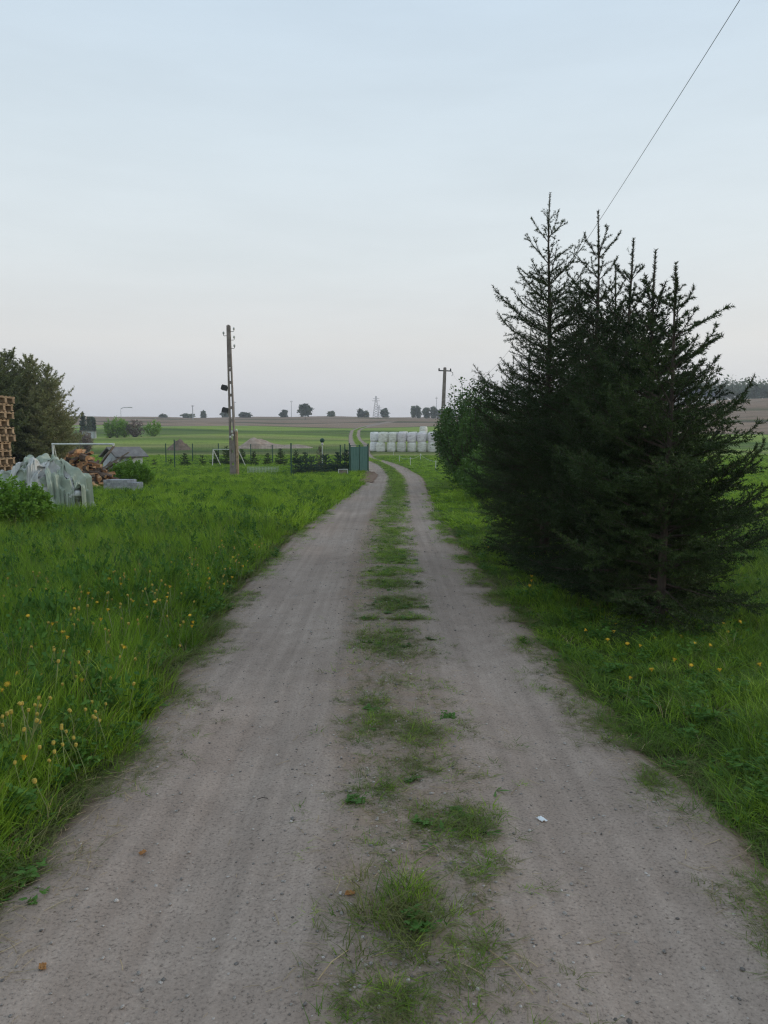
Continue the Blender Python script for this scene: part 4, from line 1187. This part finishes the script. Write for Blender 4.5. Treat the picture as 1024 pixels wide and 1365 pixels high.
def pylon(px, topy, D, label):
    p = onG(px, D); h = at(px, topy, D).z - p.z; e = empty('lattice_pylon', p); tag(e, label, 'pylon')
    cs = [(-1, -1), (1, -1), (1, 1), (-1, 1)]
    def w_(z): return 1.7 * (1 - z / h) + .22
    for sx, sy in cs: MB().tube([(sx * w_(0), sy * w_(0), 0), (sx * w_(h), sy * w_(h), h)], .13, 4).build('leg', M['grey_metal'], e)
    mb = MB(); k = 9
    for i in range(k):
        z0, z1 = h * i / k, h * (i + 1) / k
        for j in range(4):
            a, b = cs[j], cs[(j + 1) % 4]
            mb.tube([(a[0] * w_(z0), a[1] * w_(z0), z0), (b[0] * w_(z1), b[1] * w_(z1), z1)], .07, 3, False); mb.tube([(b[0] * w_(z0), b[1] * w_(z0), z0), (a[0] * w_(z1), a[1] * w_(z1), z1)], .07, 3, False)
    mb.build('lattice', M['grey_metal'], e)
    for f, wd in ((.88, 1.9), (.78, 2.4)): MB().box((0, 0, h * f), (wd * 2, .2, .2)).build('crossarm', M['grey_metal'], e)
pylon(501.5, 528, 470, 'tall lattice pylon on the skyline above the track')
pylon(505.5, 540, 620, 'smaller lattice pylon just beyond the tall one')
# wooded rise and farmhouse at the right
def wood_mass():
    rng = np.random.default_rng(91); C = []
    for x in np.arange(150, 330, 2.2):
        for row in range(3):
            D = 372 + row * 9 + rng.normal() * 3
            px = x + rng.normal() * 1.5
            hh = 7.5 + 2.5 * mnoise.noise((x * .05, row, 0)) * 2 + rng.random() * 2
            n = 90
            z0 = float(hgt(px, D))
            c = np.array([px, D, z0 + hh * .55]); C.append(c + rng.normal(size=(n, 3)) * np.array([1.8, 1.8, hh * .24]))
    C = np.concatenate(C)
    o = put('treeline', fast_mesh('treeline', leaf_cloud(rng, C, len(C), 1.3, .7), 4), M['far_leaf']); tag(o, 'far wooded rise closing the skyline on the right', kind='stuff')
wood_mass()
for i, (px, ty, wpx, lb) in enumerate(((1002, 514, 9, 'taller round tree top standing out of the right wood'), (1016, 515, 9, 'round tree at the right picture edge above the wood'), (957, 517, 10, 'tree beside the farmhouse in front of the wood'))):
    far_tree(px, ty, 365, wpx, 330 + i, lb, low=.02)
def house(px, D, w_, d, h, rh, rz, label):
    p = onG(px, D); e = empty('farmhouse', p, rz); tag(e, label, 'house', 'houses on the right rise')
    MB().box((0, 0, h / 2), (w_, d, h)).build('wall', M['plaster'], e)
    a = math.atan2(rh, d / 2); sl = math.hypot(rh, d / 2) + .4
    for s in (-1, 1):
        q = MB().box((0, 0, 0), (w_ + .8, sl, .2), Matrix.Rotation(-s * a, 3, 'X')).build('roof_slope', M['roof_dark'], e); q.location = (0, s * d / 4, h + rh / 2 + .02)
    MB().add([(-w_ / 2, -d / 2, h), (-w_ / 2, d / 2, h), (-w_ / 2, 0, h + rh)], [(0, 1, 2)]).build('gable', M['plaster'], e)
    MB().add([(w_ / 2, -d / 2, h), (w_ / 2, d / 2, h), (w_ / 2, 0, h + rh)], [(0, 1, 2)]).build('gable', M['plaster'], e)
    for x in (-w_ * .3, 0, w_ * .3):
        f = MB().box((x, -d / 2 - .02, h * .55), (1.0, .06, 1.2)).build('window', M['plaster'], e); MB().box((x, -d / 2 - .06, h * .55), (.85, .04, 1.05)).build('pane', M['pane'], f)
    MB().box((w_ * .2, 0, h + rh + .4), (.6, .6, 1.2)).build('chimney', M['roofing'], e)
house(937, 300, 5.5, 5, 2.4, 2.0, .2, 'white farmhouse with dark roof seen past the spruce branches')
house(913, 305, 8, 7, 3.0, 3.4, -.1, 'larger dark-roofed house behind the nearest spruce')

# ------------------------------------------------------------------ grass
def tuft(name, n, h, spread, w, seed, mat, droop=.5, seg=3):
    rng = random.Random(seed); V = []; F = []
    for i in range(n):
        a = rng.uniform(0, 6.283); r = spread * math.sqrt(rng.random())
        bx, by = r * math.cos(a), r * math.sin(a)
        la = a + rng.gauss(0, .9); hh = h * rng.uniform(.45, 1.0); ln = hh * droop * rng.uniform(.3, 1.2)
        fa = rng.uniform(0, 6.283); sx, sy = math.cos(fa) * w / 2, math.sin(fa) * w / 2
        b = len(V)
        for k in range(seg + 1):
            t = k / seg; x = bx + math.cos(la) * ln * t * t; y = by + math.sin(la) * ln * t * t; z = hh * (t - .18 * droop * t * t)
            wf = (1 - t ** 1.6)
            if k < seg: V += [(x - sx * wf, y - sy * wf, z), (x + sx * wf, y + sy * wf, z)]
            else: V.append((x, y, z))
        for k in range(seg - 1): F.append((b + 2 * k, b + 2 * k + 1, b + 2 * k + 3, b + 2 * k + 2))
        F.append((b + 2 * (seg - 1), b + 2 * (seg - 1) + 1, b + 2 * seg))
    m = bpy.data.meshes.new(name); m.from_pydata(V, [], F); m.update(); m.materials.append(M[mat])
    return bpy.data.objects.new(name, m)
def rosette(name, n, r, seed, mat):
    """toothed leaves lying out from a centre, as dandelion and plantain"""
    rng = random.Random(seed); V = []; F = []
    for i in range(n):
        a = 6.283 * i / n + rng.gauss(0, .25); L = r * rng.uniform(.6, 1.1); up = rng.uniform(.15, .9); w = L * rng.uniform(.16, .26)
        ca, sa = math.cos(a), math.sin(a); b = len(V)
        for k, (t, ww) in enumerate(((.02, .12), (.3, .55), (.42, .35), (.6, 1.0), (.72, .6), (1.0, 0))):
            x = L * t; z = up * L * (t - .75 * t * t) + .01
            V += [(ca * x - sa * w / 2 * ww, sa * x + ca * w / 2 * ww, z), (ca * x + sa * w / 2 * ww, sa * x - ca * w / 2 * ww, z)]
        for k in range(5): F.append((b + 2 * k, b + 2 * k + 1, b + 2 * k + 3, b + 2 * k + 2))
    m = bpy.data.meshes.new(name); m.from_pydata(V, [], F); m.update(); m.materials.append(M[mat])
    return bpy.data.objects.new(name, m)
def leafy_stem(name, h, seed, mat):
    rng = np.random.default_rng(seed); C = []
    for s in range(5):
        a = rng.random() * 6.28; t = np.linspace(.2, 1, 7); C.append(np.stack([math.cos(a) * .06 * t, math.sin(a) * .06 * t, h * t * (.6 + .4 * rng.random())], 1) + rng.normal(size=(7, 3)) * .012)
    C = np.concatenate(C); C = np.repeat(C, 3, 0)
    m = fast_mesh(name, leaf_cloud(rng, C, len(C), .036, .55), 4); m.materials.append(M[mat])
    return bpy.data.objects.new(name, m)

def proto_set(cname, objs):
    c = bpy.data.collections.new(cname)
    for i, o in enumerate(objs):
        o.name = f'{chr(97 + i)}_{o.name}'; c.objects.link(o)
    return c
P_meadow = proto_set('meadow_pieces', [
    tuft('blades', 18, .25, .055, .0048, 1, 'grass'), tuft('blades', 15, .25, .05, .0062, 2, 'grass', .8), tuft('blades', 18, .25, .07, .005, 3, 'grass_dark', .6),
    tuft('blades', 22, .25, .07, .0045, 4, 'grass_dry', .9), rosette('leaves', 9, .11, 5, 'weed'), leafy_stem('stems', .2, 6, 'weed'), tuft('blades', 5, .34, .05, .0035, 7, 'straw', .5)])
P_far = proto_set('far_pieces', [
    tuft('blades', 18, .25, .16, .016, 11, 'grass', .7, 2), tuft('blades', 16, .25, .18, .022, 12, 'grass', .9, 2), tuft('blades', 18, .25, .16, .016, 13, 'grass_dark', .7, 2), leafy_stem('stems', .2, 14, 'weed')])
pebs = []
for s in range(4):
    bm = bmesh.new(); bmesh.ops.create_icosphere(bm, subdivisions=1, radius=1)
    rr = random.Random(s)
    for v in bm.verts: v.co *= rr.uniform(.75, 1.2); v.co.z *= .62
    m = bpy.data.meshes.new('stone'); bm.to_mesh(m); bm.free(); m.materials.append(M['stone']); m.polygons.foreach_set('use_smooth', [True] * len(m.polygons)); pebs.append(bpy.data.objects.new('stone', m))
P_peb = proto_set('pebble_pieces', pebs)
strs = []
for s in range(3):
    rr = random.Random(s); mb = MB(); mb.tube([(-.5, 0, .02), (-.1, rr.uniform(-.06, .06), .03), (.2, rr.uniform(-.05, .05), .05), (.5, 0, .02)], .022, 4); m = mb.mesh('stalk'); m.materials.append(M['straw']); strs.append(bpy.data.objects.new('stalk', m))
P_str = proto_set('straw_pieces', strs)

def scatter(name, pts, rotz, tilt, scl, idx, coll, label):
    n = len(pts); m = bpy.data.meshes.new(name); m.vertices.add(n); m.vertices.foreach_set('co', np.asarray(pts, np.float32).ravel())
    a = m.attributes.new('rot', 'FLOAT_VECTOR', 'POINT'); rv = np.zeros((n, 3), np.float32); rv[:, 2] = rotz; rv[:, 0] = tilt; a.data.foreach_set('vector', rv.ravel())
    a = m.attributes.new('scl', 'FLOAT_VECTOR', 'POINT'); a.data.foreach_set('vector', np.asarray(scl, np.float32).ravel())
    a = m.attributes.new('idx', 'INT', 'POINT'); a.data.foreach_set('value', np.asarray(idx, np.int32))
    o = bpy.data.objects.new(name, m); col.objects.link(o)
    ng = bpy.data.node_groups.new(name, 'GeometryNodeTree')
    ng.interface.new_socket('Geometry', in_out='INPUT', socket_type='NodeSocketGeometry'); ng.interface.new_socket('Geometry', in_out='OUTPUT', socket_type='NodeSocketGeometry')
    N, Lk = ng.nodes, ng.links
    gi = N.new('NodeGroupInput'); go = N.new('NodeGroupOutput'); ip = N.new('GeometryNodeInstanceOnPoints'); ci = N.new('GeometryNodeCollectionInfo')
    ci.inputs['Collection'].default_value = coll; ci.inputs['Separate Children'].default_value = True; ci.inputs['Reset Children'].default_value = True
    def attr(nm, t):
        k = N.new('GeometryNodeInputNamedAttribute'); k.data_type = t; k.inputs['Name'].default_value = nm; return [s for s in k.outputs if s.enabled and s.name == 'Attribute'][0]
    Lk.new(gi.outputs[0], ip.inputs['Points']); Lk.new(ci.outputs[0], ip.inputs['Instance']); ip.inputs['Pick Instance'].default_value = True
    Lk.new(attr('idx', 'INT'), ip.inputs['Instance Index'])
    er = N.new('FunctionNodeEulerToRotation'); Lk.new(attr('rot', 'FLOAT_VECTOR'), er.inputs[0]); Lk.new(er.outputs[0], ip.inputs['Rotation'])
    Lk.new(attr('scl', 'FLOAT_VECTOR'), ip.inputs['Scale']); Lk.new(ip.outputs[0], go.inputs[0])
    md = o.modifiers.new('scatter', 'NODES'); md.node_group = ng
    tag(o, label, kind='stuff'); return o

rg = np.random.default_rng(17)
def vnoise(x, y, s, o=0):
    return np.array([mnoise.noise((a * s + o, b * s, o)) for a, b in zip(x, y)])
zones = [(.9, 4, 560), (4, 8, 330), (8, 14, 150), (14, 24, 62), (24, 45, 24), (45, 78, 9)]
acc = {'l': [], 'r': [], 'fl': [], 'fr': []}
for z0, z1, den in zones:
    wd = 1.24 * z1 + 4
    n = int(den * wd * (z1 - z0)); y = rg.uniform(z0, z1, n); x = rg.uniform(-wd / 2, wd / 2, n)
    ok = np.abs(x) < .62 * y + 1.6; x, y = x[ok], y[ok]
    el, er, _, _ = edges(y)
    nz = vnoise(x, y, 1.7, 3) * .22 + vnoise(x, y, 5.5, 8) * .14
    pt = vnoise(x, y, .9, 5) * .7 + vnoise(x, y, 2.6, 12) * .5
    dl = el - x + nz + .05; dr = x - er + nz + .07
    d = np.maximum(dl, dr); left = dl > dr
    keep = (d > 0) & (rg.random(len(d)) < .22 + .78 * smooth(-.02, .22, d))
    keep &= ~((x > 1.75) & (y > 5.8) & (y < 30) & (x < 3.0) & (rg.random(len(x)) < .7))
    x, y, d, left, pt = x[keep], y[keep], d[keep], left[keep], pt[keep]
    h = np.where(left, .045 + .285 * smooth(.04, .55, d), .075 + .09 * smooth(.1, 1.4, d)) * (1 + .85 * pt) * (1 - .45 * smooth(12, 40, y))
    h = np.where((~left) & (x > 3.5), .16, h)
    for side, sel in (('l', left), ('r', ~left)):
        acc[('f' if z0 >= 14 else '') + side].append((x[sel], y[sel], h[sel], d[sel]))
for key, nm, lb in (('l', 'meadow_grass', 'lush meadow grass and weeds filling the left verge'), ('r', 'verge_grass', 'shorter dark grass on the right verge below the spruces'),
                    ('fl', 'lawn_grass', 'green lawn grass stretching back to the fence'), ('fr', 'field_grass', 'green field grass beyond the right verge')):
    x = np.concatenate([a[0] for a in acc[key]]); y = np.concatenate([a[1] for a in acc[key]]); h = np.concatenate([a[2] for a in acc[key]]); d = np.concatenate([a[3] for a in acc[key]])
    n = len(x); isf = key[0] == 'f'
    pz = vnoise(x, y, .6, 21)
    if not isf:
        u = rg.random(n); idx = np.where(u < .40, 0, np.where(u < .66, 1, np.where(u < .78, 2, np.where(u < .84, 3, np.where(u < .92, 4, 5)))))
        idx = np.where((rg.random(n) < .03) & (d > .2), 6, idx)
        idx = np.where((d < .26) & (rg.random(n) < .75), 3, idx)
        if key == 'r': idx = np.where(rg.random(n) < .35, 2, idx)
        s = .85 + .4 * rg.random(n); coll = P_meadow
    else:
        u = rg.random(n); idx = np.where(u < .45, 0, np.where(u < .68, 1, np.where(u < .9, 2, 3))); s = .9 + .5 * rg.random(n) + .8 * smooth(24, 60, y); coll = P_far
    hz = h / .25 * (.75 + .5 * rg.random(n))
    scl = np.stack([s * (.6 + .4 * np.minimum(1, h / .12)), s * (.6 + .4 * np.minimum(1, h / .12)), hz], 1)
    z = hgt(x, y) - .05 + .10 * smooth(-.1, .9, d) - .002
    scatter(nm, np.stack([x, y, z], 1), rg.uniform(0, 6.283, n), rg.normal(0, .12, n), scl, idx, coll, lb)
    print(nm, n)

n = 420; yy = 9 + 30 * rg.random(n) ** 1.2; xx = -1.8 - rg.random(n) * (.5 * yy + 1); k = vnoise(xx, yy, .5, 90) > 0
xx, yy = xx[k], yy[k]; xx = np.repeat(xx, 5) + rg.normal(0, .12, 5 * len(xx)); yy = np.repeat(yy, 5) + rg.normal(0, .12, 5 * len(yy)); n = len(xx)
scatter('meadow_clumps', np.stack([xx, yy, hgt(xx, yy) + .03], 1), rg.uniform(0, 6.28, n), rg.normal(0, .15, n), np.stack([np.full(n, .9), np.full(n, .9), .9 + .6 * rg.random(n)], 1), np.where(rg.random(n) < .75, 2, 1), P_far, 'taller dark grass clumps dotted over the left lawn')
# grass of the middle strip: patches near, nearly continuous further on
X, Y, S = [], [], []
patches = [(545, 1225, 48, 50, 46, 1.0), (545, 1235, 60, 60, 50, .5), (560, 1335, 85, 40, 70, .45), (500, 1330, 45, 35, 40, .4), (630, 1260, 40, 30, 40, .5), (605, 1095, 48, 26, 120, .5), (500, 1055, 26, 16, 60, .5), (520, 1130, 40, 14, 26, .35), (565, 1020, 42, 18, 70, .45), (512, 962, 34, 13, 90, .6), (560, 978, 48, 16, 110, .5),
           (478, 985, 16, 8, 26, .4), (500, 935, 18, 6, 34, .5), (545, 915, 45, 8, 60, .35), (512, 856, 34, 18, 190, .75), (545, 855, 30, 22, 120, .5), (510, 880, 38, 8, 60, .35), (640, 1150, 40, 25, 26, .3), (520, 1180, 60, 30, 26, .3)]
for px, py, rx, ry, n, s in patches:
    a = rg.normal(0, .62, (int(n * .95), 2))
    for u, v in a:
        gx, gy = gnd(px + u * rx, py + v * ry); X.append(gx); Y.append(gy); S.append(s)
yy = 6.8 + (60 - 6.8) * rg.random(15000) ** 1.9
_, _, a, b = edges(yy)
t = np.clip(rg.normal(.5, .24, len(yy)), -.05, 1.05)
xx = a + (b - a) * t
nn = vnoise(xx, yy, 1.3, 40) * .5 + vnoise(xx * .3, yy, 2.2, 44) * .5
k = ((nn > -.06 - .16 * smooth(8, 11, yy) - .25 * smooth(14, 24, yy)) | (rg.random(len(yy)) < .12)) & (rg.random(len(yy)) < .35 + .65 * smooth(6.8, 9, yy))
X += list(xx[k]); Y += list(yy[k]); S += list(np.full(k.sum(), .5) + .15 * smooth(20, 40, yy[k]))
yy = 1.3 + 8 * rg.random(1500); _, _, a, b = edges(yy); xx = (a + b) / 2 + rg.normal(0, .2, 1500); k = vnoise(xx, yy, 2.1, 60) > -.02
X += list(xx[k]); Y += list(yy[k]); S += [.32] * int(k.sum())
yy = 1.3 + 16 * rg.random(4200) ** 1.3; el, er, a, b = edges(yy); off = np.abs(rg.normal(0, .12, 4200)); sd_ = rg.random(4200) < .5
xx = np.where(sd_, el + off - .06, er - off + .06); k = vnoise(xx, yy, 1.5, 66) > -.05
X += list(xx[k]); Y += list(yy[k]); S += [.38] * int(k.sum())
X, Y, S = np.array(X), np.array(Y), np.array(S); n = len(X)
u = rg.random(n); idx = np.where(u < .28, 0, np.where(u < .38, 2, np.where(u < .96, 3, np.where(u < .98, 4, 5))))
idx = np.where((Y > 9) & (u > .5) & (u < .86), 1, idx)
idx = np.where((S < .4) & (idx > 3), 3, idx)
hz = S * (.12 + .22 * rg.random(n)) * np.where(S > .9, 1.5, 1)
wx = .5 + .4 * S + .5 * smooth(14, 30, Y)
scatter('strip_grass', np.stack([X, Y, hgt(X, Y) - .004], 1), rg.uniform(0, 6.28, n), rg.normal(0, .2, n), np.stack([wx, wx, hz], 1), idx, P_meadow, 'trodden patchy grass along the middle of the track')

# far strip on the rising part of the track
yy = rg.uniform(60, 270, 2600); _, _, a, b = edges(yy); xx = a + (b - a) * rg.random(len(yy)); n = len(yy)
scatter('strip_grass', np.stack([xx, yy, hgt(xx, yy)], 1), rg.uniform(0, 6.28, n), rg.normal(0, .1, n), np.stack([np.full(n, 1.6), np.full(n, 1.6), np.full(n, .55)], 1), rg.integers(0, 3, n), P_far, 'grass between the wheel ruts on the distant rise')

# pebbles and straw
n = 9500; yy = 1.3 + 13 * rg.random(n) ** 1.6; el, er, a, b = edges(yy)
t = np.where(rg.random(n) < .4, rg.normal(.5, .10, n), rg.random(n)); xx = el + (er - el) * t
r = .0016 + .0065 * rg.random(n) ** 3.0 + .006 * (rg.random(n) < .02)
def track_z(x, y):
    el, er, sl, sr = edges(y); cl, cR = (el + sl) / 2, (er + sr) / 2
    return hgt(x, y) + .004 - .03 * np.exp(-((x - cl) / .3) ** 2) - .03 * np.exp(-((x - cR) / .3) ** 2) + np.array([mnoise.noise((a_ * 2.2, b_ * 1.2, 2)) * .012 + mnoise.noise((a_ * 8, b_ * 6, 5)) * .005 for a_, b_ in zip(x, y)])
scatter('gravel', np.stack([xx, yy, track_z(xx, yy) + r * .25], 1), rg.uniform(0, 6.28, n), rg.normal(0, .3, n), np.stack([r * (.8 + .5 * rg.random(n)), r, r], 1), rg.integers(0, 4, n), P_peb, 'small pale pebbles loose on the sandy track')
n = 3600; yy = 1.3 + 14 * rg.random(n) ** 1.4; el, er, a, b = edges(yy)
u = rg.random(n); xx = np.where(u < .38, el + rg.normal(.03, .09, n), np.where(u < .62, er + rg.normal(-.02, .10, n), (a + b) / 2 + rg.normal(0, .28, n)))
L = .02 + .075 * rg.random(n) ** 2
scatter('straw_litter', np.stack([xx, yy, track_z(xx, yy) + .004], 1), rg.uniform(0, 6.28, n), np.zeros(n), np.stack([L, L * .55 + .01, np.full(n, .03)], 1), rg.integers(0, 3, n), P_str, 'dry straw and stalk bits along the track edges')

# ------------------------------------------------------------------ dandelions
def stalk_mesh(seed):
    rr = random.Random(seed); bx, by = rr.uniform(-.06, .06), rr.uniform(-.06, .06)
    return MB().tube([(0, 0, 0), (bx * .2, by * .2, .10), (bx * .6, by * .6, .2), (bx, by, .30)], [.0020, .0018, .0016, .0014], 5).mesh('stalk'), (bx, by, .30)
def head_mesh(kind):
    mb = MB()
    if kind == 0:   # open flower: rays round a cushion
        mb.lathe([(.004, -.012), (.007, -.004), (.012, .003), (.012, .008), (.003, .011)], 8)
        for k in range(16):
            a = 6.283 * k / 16; r = .021 if k % 2 else .017; z = .006 if k % 2 else .012
            ca, sa = math.cos(a), math.sin(a)
            mb.add([(ca * .006 - sa * .003, sa * .006 + ca * .003, .002), (ca * .006 + sa * .003, sa * .006 - ca * .003, .002), (ca * r + sa * .003, sa * r - ca * .003, z), (ca * r - sa * .003, sa * r + ca * .003, z)], [(0, 1, 2, 3)])
    else: mb.lathe([(.003, -.010), (.009, -.005), (.0105, .003), (.009, .009), (.010, .012), (.004, .015)], 8)
    return mb.mesh('flower_head')
st_m = [stalk_mesh(s) for s in range(6)]
for m, _ in st_m: m.materials.append(M['stalk'])
hd = [head_mesh(0), head_mesh(1)]
hd[0].materials.append(M['yellow']); hd[1].materials.append(M['bud'])
rr = random.Random(23)
def dandelion(x, y, h, kind, label, group):
    m, tip = st_m[rr.randrange(6)]
    z = H(x, y) + .02
    e = empty('dandelion', (x, y, z), rr.uniform(0, 6.28)); s = h / .30
    tag(e, label, 'dandelion', group)
    st = put('stalk', m, M['stalk'], e); st.scale = (s * 1.6, s * 1.6, s)
    hh = put('flower_head', hd[kind], M['yellow'], e); hh.location = (tip[0] * s * 1.6, tip[1] * s * 1.6, tip[2] * s); q = rr.uniform(.7, .95); hh.scale = (q, q, q); hh.rotation_euler = (rr.gauss(0, .35), rr.gauss(0, .35), 0)
clusters = [(60, 900, 80, 50, 42), (110, 800, 60, 22, 34), (200, 790, 50, 22, 22), (150, 850, 60, 25, 22), (60, 980, 45, 25, 16), (330, 735, 45, 14, 30), (250, 760, 60, 18, 24), (390, 700, 40, 9, 16), (30, 1010, 25, 20, 8), (130, 930, 40, 25, 12)]
for px, py, sx, sy, n in clusters:
    for i in range(int(n * 1.45)):
        a, b = px + rr.gauss(0, sx), py + rr.gauss(0, sy) + 45
        if b < 675: continue
        x, y = gnd(a, b); el = edges(np.array([y]))[0][0]
        if x > el - .12 or y < 1.5 or y > 22: continue
        kd = 0 if rr.random() < .16 else 1
        dandelion(x, y, rr.uniform(.20, .36) * (.65 if x > el - .35 else 1), kd, ['open yellow dandelion on a tall stalk in the left meadow', 'closed tan-yellow dandelion head on a pale stalk in the left meadow'][kd], 'dandelions in the left meadow')
for px, py, sx, sy, n in ((930, 850, 45, 12, 15), (800, 850, 45, 16, 8), (720, 775, 22, 14, 6), (900, 900, 50, 20, 5), (690, 730, 14, 8, 6)):
    for i in range(n):
        a, b = px + rr.gauss(0, sx), py + rr.gauss(0, sy) + 18
        x, y = gnd(a, b); er = edges(np.array([y]))[1][0]
        if x < er + .1 or y < 2: continue
        dandelion(x, y, rr.uniform(.08, .16), 0, 'small yellow dandelion in the right verge below the spruces', 'dandelions in the right verge')

# ------------------------------------------------------------------ small things lying on the track
def scrap(name, px, py, size, mat, label, cat, seed):
    x, y = gnd(px, py); V = []; F = []; n = 7
    for j in range(n):
        for i in range(n):
            u, v = i / (n - 1) - .5, j / (n - 1) - .5
            k = 1 - .35 * abs(mnoise.noise((u * 3 + seed, v * 3, 1)))
            V.append((u * size * k, v * size * .7 * k + .1 * size * u, size * (.14 + .25 * mnoise.noise((u * 5, v * 5 + seed, 3)))))
    for j in range(n - 1):
        for i in range(n - 1): q = j * n + i; F.append((q, q + 1, q + n + 1, q + n))
    o = MB().add(V, F).build(name, M[mat]); o.location = (x, y, float(track_z(np.array([x]), np.array([y]))[0]) + .004); o.rotation_euler = (0, 0, seed)
    sd = o.modifiers.new('thick', 'SOLIDIFY'); sd.thickness = .0015
    tag(o, label, cat)
scrap('paper_scrap', 722, 1089, .042, 'scrap', 'small white scrap lying on the right wheel track', 'scrap', 2)
scrap('dead_leaf', 467, 1195, .035, 'dead_leaf', 'orange dead leaf beside the middle strip tuft', 'leaf', 3)
scrap('dead_leaf', 190, 1135, .032, 'dead_leaf', 'brown dead leaf on the left wheel track', 'leaf', 4)
scrap('dead_leaf', 57, 1291, .032, 'dead_leaf', 'ochre dead leaf in the lower left corner', 'leaf', 5)
for px, py, a, l, lb in ((350, 1061, .1, .05, 'short dark twig on the left wheel track'), (445, 1178 + 110, 1.0, .16, 'dry stalk lying across the near strip'), (680, 1300, -1.1, .22, 'long dry stalk beside the near tuft')):
    x, y = gnd(px, py); o = MB().tube([(-l / 2, 0, .006), (0, l * .05, .012), (l / 2, 0, .008)], .0018, 5).build('twig', M['straw'] if l > .1 else M['bark']); o.location = (x, y, float(track_z(np.array([x]), np.array([y]))[0])); o.rotation_euler = (0, 0, a); tag(o, lb, 'twig')

# ------------------------------------------------------------------ evening haze in the air
hz_ = MB().box((0, 590, 23), (1900, 1420, 50)).build('haze', None)
hm = bpy.data.materials.new('haze_air'); hm.use_nodes = True; hn = hm.node_tree; hn.nodes.clear()
ho = hn.nodes.new('ShaderNodeOutputMaterial'); hv = hn.nodes.new('ShaderNodeVolumePrincipled')
hv.inputs['Color'].default_value = (.90, .94, 1.0, 1); hv.inputs['Density'].default_value = .00048; hv.inputs['Anisotropy'].default_value = .1
hn.links.new(hv.outputs[0], ho.inputs['Volume'])
hz_.data.materials.clear(); hz_.data.materials.append(hm)
tag(hz_, 'faint bluish evening haze filling the air over the fields', kind='stuff')
